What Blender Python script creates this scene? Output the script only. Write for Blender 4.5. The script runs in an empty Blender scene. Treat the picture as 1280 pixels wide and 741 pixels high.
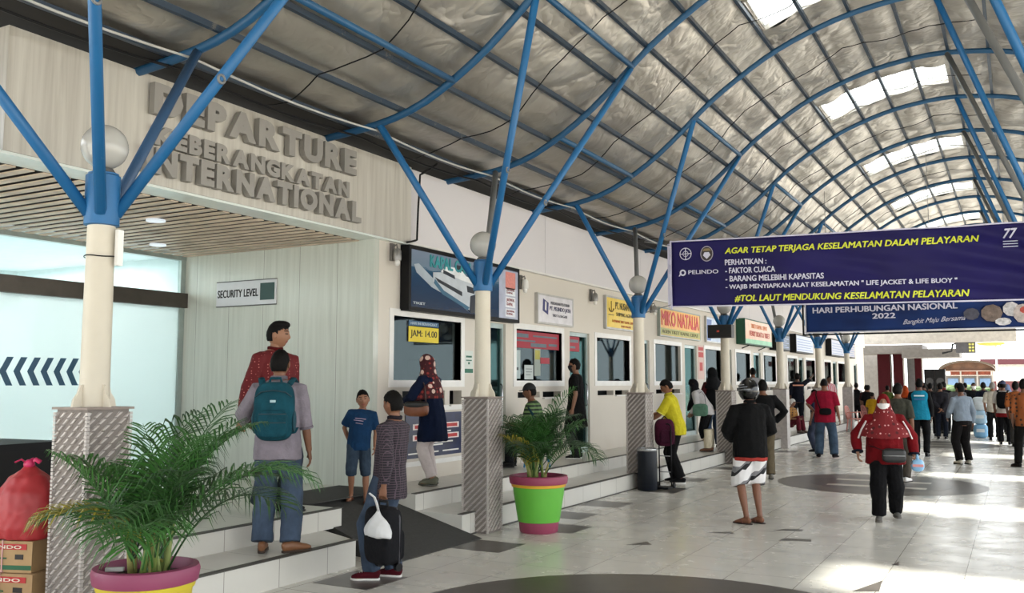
import bpy, bmesh, math, random
from math import sin, cos, pi, radians, exp, sqrt, atan2
from mathutils import Vector, Matrix, noise
random.seed(7)
S = bpy.context.scene
COL = S.collection
# ------------------------------------------------------------------ camera
CAM = Vector((0, 0, 1.67)); YAW = radians(28.9); PITCH = radians(5.387)
cd = bpy.data.cameras.new('camera'); cam = bpy.data.objects.new('camera', cd); COL.objects.link(cam)
cam.location = CAM; cam.rotation_euler = (pi/2 + PITCH, 0, YAW)
cd.sensor_width = 36; cd.lens = 36*1140/1280; cd.clip_start = .05; cd.clip_end = 500
S.camera = cam
# ------------------------------------------------------------------ world, sun, exposure
w = bpy.data.worlds.new('sky'); S.world = w; w.use_nodes = True
bgn = w.node_tree.nodes['Background']; bgn.inputs[0].default_value = (.92, .97, 1, 1); bgn.inputs[1].default_value = 3.3
sl = bpy.data.lights.new('sun', 'SUN'); sl.energy = 20; sl.angle = radians(4); sl.color = (1, .95, .86)
sun = bpy.data.objects.new('sun', sl); COL.objects.link(sun)
sun.rotation_euler = Vector((1.43, -3.5, -6.95)).to_track_quat('-Z', 'Y').to_euler()
S.view_settings.view_transform = 'Standard'; S.view_settings.look = 'None'
S.view_settings.exposure = 0.22; S.view_settings.gamma = 1; S.view_settings.use_curve_mapping = False

# ------------------------------------------------------------------ materials
def lin(h):
    h = h.lstrip('#'); v = [int(h[i:i+2], 16)/255 for i in (0, 2, 4)]
    return tuple(x/12.92 if x <= .04045 else ((x+.055)/1.055)**2.4 for x in v) + (1,)
_m = {}
def deep(h):
    c = lin(h); l = .3*c[0]+.6*c[1]+.1*c[2]; k = .38+.57*min(1, l*1.8); return tuple(v*k for v in c[:3])+(1,)
class NT:
    """small node-tree helper"""
    def __init__(s, name):
        s.m = bpy.data.materials.new(name); s.m.use_nodes = True; s.t = s.m.node_tree
        s.p = s.t.nodes['Principled BSDF']; s.out = s.t.nodes['Material Output']
    def n(s, typ, **kw):
        nd = s.t.nodes.new(typ)
        for k, v in kw.items(): setattr(nd, k, v)
        return nd
    def l(s, a, b): s.t.links.new(a, b)
    def coord(s, which='Object', scale=(1, 1, 1)):
        c = s.n('ShaderNodeTexCoord'); mp = s.n('ShaderNodeMapping'); mp.inputs['Scale'].default_value = scale
        s.l(c.outputs[which], mp.inputs['Vector']); return mp.outputs[0]
    def noise(s, vec, scale=5, detail=4, rough=.55, dist=0):
        nd = s.n('ShaderNodeTexNoise'); nd.inputs['Scale'].default_value = scale; nd.inputs['Detail'].default_value = detail
        nd.inputs['Roughness'].default_value = rough; nd.inputs['Distortion'].default_value = dist
        s.l(vec, nd.inputs['Vector']); return nd.outputs['Fac']
    def ramp(s, fac, stops, interp='LINEAR'):
        r = s.n('ShaderNodeValToRGB'); r.color_ramp.interpolation = interp
        e = r.color_ramp.elements
        while len(e) < len(stops): e.new(.5)
        for x, (p, c) in zip(e, stops): x.position = p; x.color = c if len(c) == 4 else lin(c)
        s.l(fac, r.inputs[0]); return r.outputs[0]
    def math(s, op, a, b=None, c=None):
        nd = s.n('ShaderNodeMath', operation=op)
        for i, v in enumerate((a, b, c)):
            if v is None: continue
            if isinstance(v, (int, float)): nd.inputs[i].default_value = v
            else: s.l(v, nd.inputs[i])
        return nd.outputs[0]
    def mix(s, fac, a, b):
        nd = s.n('ShaderNodeMix', data_type='RGBA')
        if isinstance(fac, (int, float)): nd.inputs[0].default_value = fac
        else: s.l(fac, nd.inputs[0])
        for i, v in ((6, a), (7, b)):
            if isinstance(v, tuple): nd.inputs[i].default_value = v
            else: s.l(v, nd.inputs[i])
        return nd.outputs[2]
    def xyz(s, vec):
        nd = s.n('ShaderNodeSeparateXYZ'); s.l(vec, nd.inputs[0]); return nd.outputs
    def base(s, v):
        if isinstance(v, tuple): s.p.inputs['Base Color'].default_value = v
        else: s.l(v, s.p.inputs['Base Color'])
    def set(s, **kw):
        for k, v in kw.items(): s.p.inputs[k.replace('_', ' ')].default_value = v
    def bump(s, h, strength=.3, dist=.01):
        b = s.n('ShaderNodeBump'); b.inputs['Strength'].default_value = strength; b.inputs['Distance'].default_value = dist
        s.l(h, b.inputs['Height']); s.l(b.outputs[0], s.p.inputs['Normal'])
def mat(col, rough=.6, metal=0, var=.12, scale=6, bump=0, name=None, spec=None):
    """plain surface with a slight procedural variation of its colour"""
    key = (col, rough, metal, var, scale, bump)
    if key in _m: return _m[key]
    t = NT(name or 'surface_' + col.strip('#')); c = lin(col)
    v = t.coord(); n = t.noise(v, scale, 5)
    a = tuple(x*(1-var) for x in c[:3]) + (1,); b = tuple(min(1, x*(1+var)) for x in c[:3]) + (1,)
    t.base(t.ramp(n, [(.3, a), (.7, b)])); t.set(Roughness=rough, Metallic=metal)
    if spec is not None: t.p.inputs['Specular IOR Level'].default_value = spec
    if bump: t.bump(t.noise(v, scale*6, 3), bump, .01)
    _m[key] = t.m; return t.m
def fabric(col, var=.18, rough=.9):
    key = ('fab', col)
    if key in _m: return _m[key]
    t = NT('cloth_' + col.strip('#')); c = deep(col); v = t.coord()
    a = tuple(x*(1-var) for x in c[:3]) + (1,); b = tuple(min(1, x*(1+var)) for x in c[:3]) + (1,)
    t.base(t.ramp(t.noise(v, 9, 5), [(.3, a), (.7, b)])); t.set(Roughness=rough); t.p.inputs['Specular IOR Level'].default_value = .2
    t.bump(t.noise(v, 16, 5, .6, .6), .5, .03); _m[key] = t.m; return t.m
def emit(col, strength, name='lit_panel'):
    t = NT(name); t.base((0, 0, 0, 1)); t.p.inputs['Emission Color'].default_value = lin(col); t.p.inputs['Emission Strength'].default_value = strength
    t.set(Roughness=.4); return t.m

def tile_floor():
    t = NT('floor_tiles'); x, y, z = t.xyz(t.coord())
    fx = t.math('FRACT', t.math('DIVIDE', t.math('ADD', x, 61.075), .6)); fy = t.math('FRACT', t.math('DIVIDE', t.math('ADD', y, 51.22), .6))
    gx = t.math('LESS_THAN', t.math('ABSOLUTE', t.math('SUBTRACT', fx, .5)), .4945); gy = t.math('LESS_THAN', t.math('ABSOLUTE', t.math('SUBTRACT', fy, .5)), .4945)
    g = t.math('MULTIPLY', gx, gy)
    cx = t.math('FLOOR', t.math('DIVIDE', t.math('ADD', x, 61.075), .6)); cy = t.math('FLOOR', t.math('DIVIDE', t.math('ADD', y, 51.22), .6))
    cb = t.n('ShaderNodeCombineXYZ'); t.l(cx, cb.inputs[0]); t.l(cy, cb.inputs[1])
    wn = t.n('ShaderNodeTexWhiteNoise'); t.l(cb.outputs[0], wn.inputs[0])
    v = t.coord()
    body = t.mix(t.math('MULTIPLY', wn.outputs[0], .5), lin('#dad7cf'), lin('#cfcbc2'))
    body = t.mix(t.math('MULTIPLY', t.noise(v, 1.3, 6), .22), body, lin('#a09b92'))
    spots = t.math('GREATER_THAN', t.noise(v, 14, 2, .4), .76)
    body = t.mix(t.math('MULTIPLY', spots, .08), body, lin('#7a746a'))
    t.base(t.mix(g, lin('#7d776d'), body))
    t.l(t.ramp(t.noise(v, 3, 5), [(.3, (.16, .16, .16, 1)), (.75, (.34, .34, .34, 1))]), t.p.inputs['Roughness'])
    t.bump(g, .15, .002); return t.m
def step_tile():
    t = NT('step_tiles'); x, y, z = t.xyz(t.coord())
    fy = t.math('FRACT', t.math('DIVIDE', t.math('ADD', y, 51.22), .6)); gy = t.math('LESS_THAN', t.math('ABSOLUTE', t.math('SUBTRACT', fy, .5)), .494)
    v = t.coord(); body = t.mix(t.math('MULTIPLY', t.noise(v, 2, 6), .5), lin('#d3d0c8'), lin('#b2aea4'))
    t.base(t.mix(gy, lin('#8d887e'), body)); t.set(Roughness=.28); return t.m
def streak(c1, c2, c3, axis=1, rough=.35, seam=1.2, off=0):
    """pale laminate with fine upright streaks and panel seams"""
    t = NT('streaked_panel'); o = t.coord('Object', (9, 9, .35)); v = t.coord()
    n = t.noise(o, 1.6, 8, .65, .4); xs = t.xyz(v)
    body = t.ramp(n, [(.25, c3), (.5, c1), (.75, c2)])
    fr = t.math('FRACT', t.math('DIVIDE', t.math('ADD', xs[axis], 60+off), seam))
    s = t.math('LESS_THAN', t.math('ABSOLUTE', t.math('SUBTRACT', fr, .5)), .4955)
    t.base(t.mix(s, lin('#77736a'), body)); t.set(Roughness=rough); return t.m
def wall_paint(c='#d9d3c9', dirt='#b3a898'):
    t = NT('wall_paint'); v = t.coord(); n = t.noise(v, 1.6, 7, .6); z = t.xyz(v)[2]
    low = t.ramp(z, [(.40, (1, 1, 1, 1)), (.75, (0, 0, 0, 1))])
    f = t.math('MULTIPLY', t.math('ADD', t.math('MULTIPLY', low, .7), .18), n)
    t.base(t.mix(f, lin(c), lin(dirt))); t.set(Roughness=.6); t.bump(t.noise(v, 40, 3), .05, .004); return t.m
def steel_paint(c, chip='#6f5f50', amt=.66, rough=.45):
    t = NT('painted_steel'); v = t.coord(); n = t.noise(v, 7, 8, .7); ch = t.math('GREATER_THAN', n, amt)
    body = t.mix(t.noise(v, 2.5, 4), lin(c), tuple(x*.75 for x in lin(c)[:3]) + (1,))
    t.base(t.mix(ch, body, lin(chip))); t.set(Roughness=rough); return t.m
def foil():
    t = NT('insulation_foil'); v = t.coord('Object', (.8, .8, .55)); n = t.noise(v, 1.4, 2, .4, .5); n2 = t.noise(v, 3.6, 2, .45, .6); n3 = t.noise(v, 9, 1, .4, .3)
    t.base(t.ramp(n, [(.25, '#a8a29a'), (.6, '#c2bdb4'), (.8, '#d6d1c8')])); t.set(Metallic=.8, Roughness=.40)
    rid = lambda q: t.math('ABSOLUTE', t.math('SUBTRACT', q, .5)); h = t.math('ADD', t.math('ADD', t.math('MULTIPLY', rid(n), 1.6), t.math('MULTIPLY', rid(n2), .8)), t.math('MULTIPLY', rid(n3), .25)); t.bump(h, .38, .16); return t.m
def clad_tile():
    t = NT('diamond_wall_tile'); v = t.coord(); n = t.noise(v, 12, 4)
    t.base(t.ramp(n, [(.3, '#a39b96'), (.7, '#bdb5b0')])); t.set(Roughness=.35); return t.m
def glass_mat(tint='#e2e8e8', rough=.02, name='window_glass', mixv=.75, shade=(.42, .47, .48, 1)):
    t = NT(name); tr = t.n('ShaderNodeBsdfTransparent'); tr.inputs[0].default_value = shade
    gl = t.n('ShaderNodeBsdfGlossy'); gl.inputs[1].default_value = rough; gl.inputs[0].default_value = lin(tint)
    fr = t.n('ShaderNodeFresnel'); fr.inputs[0].default_value = 1.5
    mx = t.n('ShaderNodeMixShader'); t.l(t.math('MULTIPLY', fr.outputs[0], .22), mx.inputs[0]); t.l(tr.outputs[0], mx.inputs[1]); t.l(gl.outputs[0], mx.inputs[2])
    t.l(mx.outputs[0], t.out.inputs[0]); return t.m
def frosted(c='#dfeceb', transp=.22):
    t = NT('frosted_glass'); tr = t.n('ShaderNodeBsdfTransparent'); tl = t.n('ShaderNodeBsdfTranslucent'); tl.inputs[0].default_value = lin(c)
    df = t.n('ShaderNodeBsdfDiffuse'); df.inputs[0].default_value = lin(c); gl = t.n('ShaderNodeBsdfGlossy'); gl.inputs[1].default_value = .05
    a = t.n('ShaderNodeMixShader'); a.inputs[0].default_value = .35; t.l(tl.outputs[0], a.inputs[1]); t.l(df.outputs[0], a.inputs[2])
    b = t.n('ShaderNodeMixShader'); b.inputs[0].default_value = transp; t.l(a.outputs[0], b.inputs[1]); t.l(tr.outputs[0], b.inputs[2])
    fr = t.n('ShaderNodeFresnel'); fr.inputs[0].default_value = 1.45
    c2 = t.n('ShaderNodeMixShader'); t.l(fr.outputs[0], c2.inputs[0]); t.l(b.outputs[0], c2.inputs[1]); t.l(gl.outputs[0], c2.inputs[2])
    t.l(c2.outputs[0], t.out.inputs[0]); return t.m
def skylight_mat():
    t = NT('skylight_sheet'); tr = t.n('ShaderNodeBsdfTransparent'); tr.inputs[0].default_value = (.9, .92, .92, 1)
    tl = t.n('ShaderNodeBsdfTranslucent'); tl.inputs[0].default_value = (.9, .92, .92, 1)
    b = t.n('ShaderNodeMixShader'); b.inputs[0].default_value = .12; t.l(tr.outputs[0], b.inputs[1]); t.l(tl.outputs[0], b.inputs[2]); t.l(b.outputs[0], t.out.inputs[0]); return t.m
def checks(c1, c2, scale=45):
    t = NT('checked_cloth'); x, y, z = t.xyz(t.coord())
    a = t.math('GREATER_THAN', t.math('FRACT', t.math('MULTIPLY', z, scale)), .72); b = t.math('GREATER_THAN', t.math('FRACT', t.math('MULTIPLY', t.math('ADD', x, y), scale*.8)), .8)
    t.base(t.mix(t.math('MULTIPLY', t.math('MAXIMUM', a, b), .8), deep(c1), deep(c2))); t.set(Roughness=.9); return t.m
def batik(c1, c2, scale=28, thr=.2, kind='dots', c3=None):
    t = NT('patterned_cloth'); v = t.coord(); vo = t.n('ShaderNodeTexVoronoi'); vo.inputs['Scale'].default_value = scale; vo.inputs['Randomness'].default_value = .35; t.l(v, vo.inputs['Vector'])
    f = t.math('LESS_THAN', vo.outputs['Distance'], thr); a = t.mix(f, deep(c1), deep(c2))
    if c3:
        vo2 = t.n('ShaderNodeTexVoronoi'); vo2.inputs['Scale'].default_value = scale*.55; t.l(v, vo2.inputs['Vector'])
        a = t.mix(t.math('LESS_THAN', vo2.outputs['Distance'], thr), a, deep(c3))
    t.base(a); t.set(Roughness=.85); return t.m
def slashes(c1, c2, c3):
    t = NT('slashed_cloth'); x, y, z = t.xyz(t.coord()); v = t.coord()
    q = t.math('ADD', t.math('MULTIPLY', z, 4.4), t.math('MULTIPLY', x, -3.4)); q = t.math('ADD', q, t.math('MULTIPLY', t.math('PINGPONG', t.math('MULTIPLY', t.math('ADD', x, t.math('MULTIPLY', z, -.5)), 1), .045), 3.2)); q = t.math('ADD', q, t.math('MULTIPLY', t.noise(v, 4, 1), .35))
    t.base(t.ramp(t.math('FRACT', q), [(0, c1), (.40, c2), (.60, c3), (.78, c1)], 'CONSTANT')); t.set(Roughness=.8); return t.m
def hstripes(c1, c2, scale, duty=.5):
    t = NT('striped_cloth'); z = t.xyz(t.coord())[2]
    t.base(t.mix(t.math('GREATER_THAN', t.math('FRACT', t.math('MULTIPLY', z, scale)), duty), lin(c1), lin(c2))); t.set(Roughness=.85); return t.m
def vstripes(c1, c2, scale, duty=.5):
    t = NT('striped_cloth'); x, y, z = t.xyz(t.coord())
    t.base(t.mix(t.math('GREATER_THAN', t.math('FRACT', t.math('MULTIPLY', t.math('ADD', x, t.math('MULTIPLY', y, .4)), scale)), duty), lin(c1), lin(c2))); t.set(Roughness=.85); return t.m

M_FLOOR = tile_floor(); M_STEP = step_tile(); M_WALL = wall_paint('#d5cec3'); M_PARA = wall_paint('#dcd8da', '#c4bfbe')
M_FASC = streak(lin('#bfbab0'), lin('#cdc9bf'), lin('#a8a297'), 1, .4, 40, .3); M_SEC = streak(lin('#c6c9bf'), lin('#d0d3ca'), lin('#b7bab0'), 0, .22, .62, .1)
M_BLUE = steel_paint('#1f689f', '#7b8a94', .70); M_DBLUE = steel_paint('#33567c', '#5d5b58', .66); M_RIB = steel_paint('#1f567f', '#4d5a66', .7)
M_PURL = steel_paint('#2a3a4b', '#5a5a58', .62); M_POLE = steel_paint('#d8cfbd', '#6a5646', .69, .5); M_FOIL = foil(); M_CLAD = clad_tile(); M_GREYPIPE = steel_paint('#7d7f80', '#55524e', .66)
M_GLASS = glass_mat(); M_FROST = frosted(); M_SKY = skylight_mat(); M_WHITE = mat('#e6e4df', .4, var=.04); M_FRAME = mat('#e2e0dc', .35, var=.05)
M_BLACK = mat('#101012', .5, spec=.2); M_DARK = mat('#222224', .6, spec=.25); M_MATR = mat('#3d3c3a', .9, var=.2, scale=30, bump=.3); M_DTILE = mat('#55504b', .3, var=.2, scale=4)
M_CHROME = mat('#b9bbbd', .25, 1); M_GREY = mat('#8a8a8a', .6)

# ------------------------------------------------------------------ mesh helpers
class MB:
    def __init__(s): s.v = []; s.f = []; s.mi = []; s.m = 0
    def add(s, vs, fs, m=None):
        o = len(s.v); s.v += [Vector(v) for v in vs]
        for f in fs: s.f.append([i+o for i in f]); s.mi.append(s.m if m is None else m)
        return o
    def box(s, c, d, rot=None, m=None):
        hx, hy, hz = d[0]/2, d[1]/2, d[2]/2
        vs = [Vector((x, y, z)) for x in (-hx, hx) for y in (-hy, hy) for z in (-hz, hz)]
        if rot is not None: vs = [rot @ v for v in vs]
        s.add([v+Vector(c) for v in vs], [(0, 1, 3, 2), (4, 6, 7, 5), (0, 4, 5, 1), (2, 3, 7, 6), (0, 2, 6, 4), (1, 5, 7, 3)], m); return s
    def bounds(s, a, b, m=None):
        return s.box([(a[i]+b[i])/2 for i in range(3)], [abs(b[i]-a[i]) for i in range(3)], None, m)
    def rings(s, rings, cap=True, m=None, closed=True):
        n = len(rings[0]); o = len(s.v)
        for r in rings: s.v += [Vector(p) for p in r]
        mm = s.m if m is None else m
        for i in range(len(rings)-1):
            for j in range(n if closed else n-1):
                k = (j+1) % n; s.f.append([o+i*n+j, o+i*n+k, o+(i+1)*n+k, o+(i+1)*n+j]); s.mi.append(mm)
        if cap:
            s.f.append([o+j for j in reversed(range(n))]); s.mi.append(mm); e = o+(len(rings)-1)*n
            s.f.append([e+j for j in range(n)]); s.mi.append(mm)
        return s
    def tube(s, pts, r, seg=10, m=None, flat=None, up=None):
        pts = [Vector(p) for p in pts]; n = len(pts)
        if not isinstance(r, (list, tuple)): r = [r]*n
        rings = []; prev = None
        for i, p in enumerate(pts):
            d = (pts[min(i+1, n-1)]-pts[max(i-1, 0)])
            if d.length < 1e-9: d = Vector((0, 0, 1))
            d.normalize()
            if prev is None:
                u = Vector(up) if up is not None else (Vector((1, 0, 0)) if abs(d.x) < .8 else Vector((0, 1, 0)))
            else: u = prev
            u = (u-d*u.dot(d)).normalized(); prev = u; v = d.cross(u)
            ra, rb = (r[i] if isinstance(r[i], (tuple, list)) else (r[i], r[i]*(flat or 1)))
            rings.append([p+u*ra*cos(2*pi*k/seg)+v*rb*sin(2*pi*k/seg) for k in range(seg)])
        return s.rings(rings, True, m)
    def ell(s, c, r, nu=16, nv=10, m=None, pw=1.0, rot=None):
        c = Vector(c); vs = []; fs = []
        sg = lambda x: math.copysign(abs(x)**pw, x)
        for i in range(nv+1):
            th = pi*i/nv
            for j in range(nu):
                ph = 2*pi*j/nu; v = Vector((r[0]*sg(sin(th))*sg(cos(ph)), r[1]*sg(sin(th))*sg(sin(ph)), r[2]*sg(cos(th))))
                if rot is not None: v = rot @ v
                vs.append(c+v)
        for i in range(nv):
            for j in range(nu):
                a = i*nu+j; b = i*nu+(j+1) % nu; fs.append((a, a+nu, b+nu, b))
        s.add(vs, fs, m); return s
    def lathe(s, prof, c=(0, 0, 0), seg=24, m=None, cap=True):
        c = Vector(c); return s.rings([[c+Vector((r*cos(2*pi*k/seg), r*sin(2*pi*k/seg), z)) for k in range(seg)] for r, z in prof], cap, m)
    def prism(s, poly, z0, z1, m=None):
        n = len(poly); vs = [(x, y, z0) for x, y in poly]+[(x, y, z1) for x, y in poly]
        fs = [tuple(reversed(range(n))), tuple(range(n, 2*n))]+[(i, (i+1) % n, n+(i+1) % n, n+i) for i in range(n)]
        s.add(vs, fs, m); return s
    def build(s, name, mats, parent=None, smooth=False, loc=None):
        me = bpy.data.meshes.new(name); me.from_pydata([tuple(v) for v in s.v], [], s.f)
        for m in (mats if isinstance(mats, (list, tuple)) else [mats]): me.materials.append(m)
        me.polygons.foreach_set('material_index', s.mi)
        bm = bmesh.new(); bm.from_mesh(me); bmesh.ops.remove_doubles(bm, verts=bm.verts, dist=1e-6); bmesh.ops.recalc_face_normals(bm, faces=bm.faces); bm.to_mesh(me); bm.free()
        if smooth:
            me.polygons.foreach_set('use_smooth', [True]*len(me.polygons))
            if smooth == 2:
                try: me.set_sharp_from_angle(angle=radians(40))
                except Exception: pass
        return link(name, me, parent, loc)
def link(name, me, parent=None, loc=None):
    o = bpy.data.objects.new(name, me); COL.objects.link(o)
    if parent is not None: o.parent = parent
    if loc is not None: o.location = loc
    return o
def tag(o, label, cat, group=None):
    o['label'] = label; o['category'] = cat
    if group: o['group'] = group
    return o
def empty(name, loc, label, cat, group=None, rz=0):
    o = bpy.data.objects.new(name, None); COL.objects.link(o); o.location = loc; o.rotation_euler = (0, 0, rz); o.empty_display_size = .1
    return tag(o, label, cat, group)
def struct(o): o['kind'] = 'structure'; return o
# scratch scene where modifiers and text are evaluated cheaply
TMP = bpy.data.scenes.new('scratch')
def evaluated(o):
    TMP.collection.objects.link(o); vl = TMP.view_layers[0]; vl.update(); dg = vl.depsgraph
    me = bpy.data.meshes.new_from_object(o.evaluated_get(dg)); TMP.collection.objects.unlink(o); return me
def remesh(mb, voxel, smooth=2):
    me = bpy.data.meshes.new('t'); me.from_pydata([tuple(v) for v in mb.v], [], mb.f)
    bm = bmesh.new(); bm.from_mesh(me); bmesh.ops.recalc_face_normals(bm, faces=bm.faces); bm.to_mesh(me); bm.free()
    o = bpy.data.objects.new('t', me); r = o.modifiers.new('r', 'REMESH'); r.mode = 'VOXEL'; r.voxel_size = voxel
    if smooth: sm = o.modifiers.new('s', 'SMOOTH'); sm.iterations = smooth; sm.factor = .5
    out = evaluated(o); bpy.data.objects.remove(o); bpy.data.meshes.remove(me); return out
_tc = {}
def text_me(s, size=1, depth=0, bold=0, shear=0, space=1):
    key = (s, size, depth, bold, shear, space)
    if key in _tc: return _tc[key]
    cu = bpy.data.curves.new('t', 'FONT'); cu.body = s; cu.size = size; cu.extrude = depth/2; cu.offset = bold*size; cu.shear = shear; cu.space_character = space; cu.resolution_u = 3
    o = bpy.data.objects.new('t', cu); me = evaluated(o); bpy.data.objects.remove(o); bpy.data.curves.remove(cu)
    vs = [v.co.copy() for v in me.vertices]; fs = [list(p.vertices) for p in me.polygons]; bpy.data.meshes.remove(me)
    _tc[key] = (vs, fs); return _tc[key]
def text(name, s, org, right, up, w, h, m, parent=None, depth=.004, bold=.02, shear=0, warp=None, space=1, slope=0, align=None):
    """lettering that fills w x h, its lower left at org"""
    right = Vector(right); up = Vector(up); nor = right.cross(up)
    vs, fs = text_me(s, 1, depth, 0, shear, space)
    if not vs: return None
    if bold: n0 = len(vs); sh_ = [(-bold, 0), (bold, 0), (0, bold*.7), (0, -bold*.7)]; vs = [v+Vector((a, b, k*.0007)) for k, (a, b) in enumerate(sh_) for v in vs]; fs = [[i+k*n0 for i in f] for k in range(4) for f in fs]
    x0 = min(v.x for v in vs); x1 = max(v.x for v in vs); y0 = min(v.y for v in vs); y1 = max(v.y for v in vs)
    kx = w/(x1-x0); ky = h/(y1-y0); org = Vector(org); pts = []
    for v in vs:
        p = org+right*((v.x-x0)*kx)+up*((v.y-y0)*ky+slope*(v.x-x0)*kx)+nor*(v.z+depth/2)
        pts.append(warp(p) if warp else p)
    mb = MB(); mb.add(pts, fs); return mb.build(name, m, parent)
def nz(x, y, z=0): return noise.noise(Vector((x, y, z)))
# ================================================================== SETTING
XW = -6.83      # ticket facade
def facade(name, y0, y1, z0, z1, holes, x=XW, th=.14, m=None):
    ys = sorted({y0, y1, *[h[0] for h in holes], *[h[1] for h in holes]}); mb = MB()
    for a, b in zip(ys, ys[1:]):
        cur = z0
        for h in sorted([h for h in holes if h[0] <= a+1e-6 and h[1] >= b-1e-6], key=lambda q: q[2]):
            if h[2] > cur+1e-6: mb.bounds((x-th, a, cur), (x, b, h[2]))
            cur = h[3]
        if cur < z1-1e-6: mb.bounds((x-th, a, cur), (x, b, z1))
    return struct(mb.build(name, m or M_WALL))
WIN = [(9.29, 10.88), (12.50, 14.13), (15.62, 17.26), (18.76, 20.45), (22.38, 23.75), (25.25, 26.75), (28.4, 30.0), (31.77, 33.3), (34.85, 36.55), (38.55, 40.0), (41.8, 43.9)]
DOOR = [(11.60, 12.17), (14.46, 15.30), (17.72, 18.42), (20.78, 21.70), (24.2, 24.82), (27.2, 28.05), (33.6, 34.5), (37.0, 37.9), (40.5, 41.5), (46.2, 47.2)]
SLOT = [(9.50, 9.95, 1.37, 1.56), (10.20, 10.48, 1.37, 1.56), (10.60, 10.91, 1.37, 1.56), (12.56, 13.31, 1.43, 1.52), (13.42, 14.1, 1.43, 1.52), (15.66, 16.42, 1.43, 1.52), (16.5, 17.2, 1.43, 1.52),
        (18.8, 19.55, 1.43, 1.52), (19.65, 20.4, 1.43, 1.52), (22.45, 23.0, 1.43, 1.52), (23.1, 23.7, 1.43, 1.52), (25.3, 25.95, 1.43, 1.52), (28.5, 29.1, 1.43, 1.52), (29.2, 29.9, 1.43, 1.52), (35.0, 35.7, 1.43, 1.52), (35.8, 36.4, 1.43, 1.52)]
holes = [(a, b, 1.70, 2.51) for a, b in WIN]+[(a, b, .42, 2.56) for a, b in DOOR]+SLOT
facade('wall_left', 8.98, 49.5, 0, 3.47, holes)
mb = MB()
for a, b, lo in ((9.5, 13.4, 0), (13.41, 17.8, 0), (17.81, 22.2, 0), (22.21, 26.6, 0), (26.61, 31, 0), (31.01, 37, 0), (37.01, 43, 0), (43.01, 49.5, 0)): mb.bounds((XW-.3, a, 3.47), (XW+.06, b, 4.43))
struct(mb.build('wall_parapet', M_PARA))
struct(MB().bounds((XW-.02, 9.5, 3.44), (XW+.08, 49.5, 3.468)).build('trim_parapet', M_FRAME))
# rooms behind the ticket windows
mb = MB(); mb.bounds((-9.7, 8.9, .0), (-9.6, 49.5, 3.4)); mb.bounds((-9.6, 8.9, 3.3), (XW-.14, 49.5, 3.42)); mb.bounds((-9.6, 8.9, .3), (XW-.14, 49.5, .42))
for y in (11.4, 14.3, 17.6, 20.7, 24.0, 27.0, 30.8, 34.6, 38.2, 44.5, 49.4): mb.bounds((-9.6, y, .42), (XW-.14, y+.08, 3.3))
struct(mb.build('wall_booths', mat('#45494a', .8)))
for k, yb in enumerate((10.1, 13.0, 16.3, 19.4, 22.6, 25.8, 29.2)):
    L = bpy.data.lights.new('booth_fill_light', 'AREA'); L.energy = 9; L.shape = 'RECTANGLE'; L.size = 1.2; L.size_y = .2  # unseen fill lights, added to soften the black inside the booths
    o = bpy.data.objects.new('booth_fill_light', L); COL.objects.link(o); o.location = (-8.2, yb, 3.28)
for i, (a, b) in enumerate(WIN):
    z0, z1 = 1.70, 2.51; mb = MB(); x = XW+.012
    for q in ((a-.09, b+.09, z1, z1+.09), (a-.09, b+.09, z0-.09, z0)): mb.bounds((XW-.10, q[0], q[2]), (x, q[1], q[3]))
    for q in ((a-.09, a), (b, b+.09)): mb.bounds((XW-.10, q[0], z0), (x, q[1], z1))
    f = struct(mb.build('window_%d' % (i+1), M_FRAME))
    MB().bounds((XW-.06, a, z0), (XW-.05, b, z1)).build('window_pane', M_GLASS, f)
for i, (a, b) in enumerate(DOOR):
    mb = MB()
    for q in ((a, a+.05, .42, 2.56), (b-.05, b, .42, 2.56), (a+.05, b-.05, 2.49, 2.56), (a+.05, b-.05, .42, .52)): mb.bounds((XW-.11, q[0], q[2]), (XW-.04, q[1], q[3]))
    d = struct(mb.build('door_%d' % (i+1), mat('#a9b7b6', .35, .3)))
    MB().bounds((XW-.08, a+.05, .52), (XW-.07, b-.05, 2.49)).build('door_pane', glass_mat('#bfe0dc', .05, 'door_glass', shade=(.44, .55, .55, 1)) if i == 0 else bpy.data.materials['door_glass'], d)
    MB().tube([(XW-.03, b-.10, 1.25), (XW+.0, b-.10, 1.28), (XW+.0, b-.10, 1.62), (XW-.03, b-.10, 1.65)], .012, 8).build('door_handle', M_CHROME, d, True)
# counter trays
for i, (a, b, z0, z1) in enumerate(SLOT):
    if i % 2 == 0 or i < 3: struct(MB().bounds((XW-.10, a-.03, z0-.025), (XW+.05, b+.03, z0-.004)).build('trim_tray_%d' % (i+1), M_FRAME))
# skirting line between counters: pale panels under windows 1 and 3
# floor and steps
struct(MB().bounds((-10.2, -14, -.12), (3.6, 52, 0)).build('floor', M_FLOOR))
struct(MB().bounds((-70, -60, -.5), (70, 160, -.13)).build('ground', mat('#b3aea4', .9, var=.1, scale=.4)))
lo = MB(); lo.prism([(-10.15, 1.5), (-5.37, 1.5), (-5.37, 6.77), (-5.97, 7.05), (-10.15, 7.05)], 0, .232); st = struct(lo.build('floor_step_left', M_STEP))
hi = MB(); hi.prism([(-10.15, 1.5), (-6.0, 1.5), (-6.0, 7.33), (-6.65, 7.33), (-6.65, 8.88), (-10.15, 8.88)], .232, .415); hi.build('upper_step', M_STEP, st)
ed = MB(); ed.prism([(-5.43, 1.5), (-5.355, 1.5), (-5.355, 6.78), (-5.43, 6.80)], .233, .241); ed.prism([(-6.06, 1.5), (-5.985, 1.5), (-5.985, 7.335), (-6.06, 7.335)], .416, .424); ed.build('step_edge', mat('#4a4742', .6), st)
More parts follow.
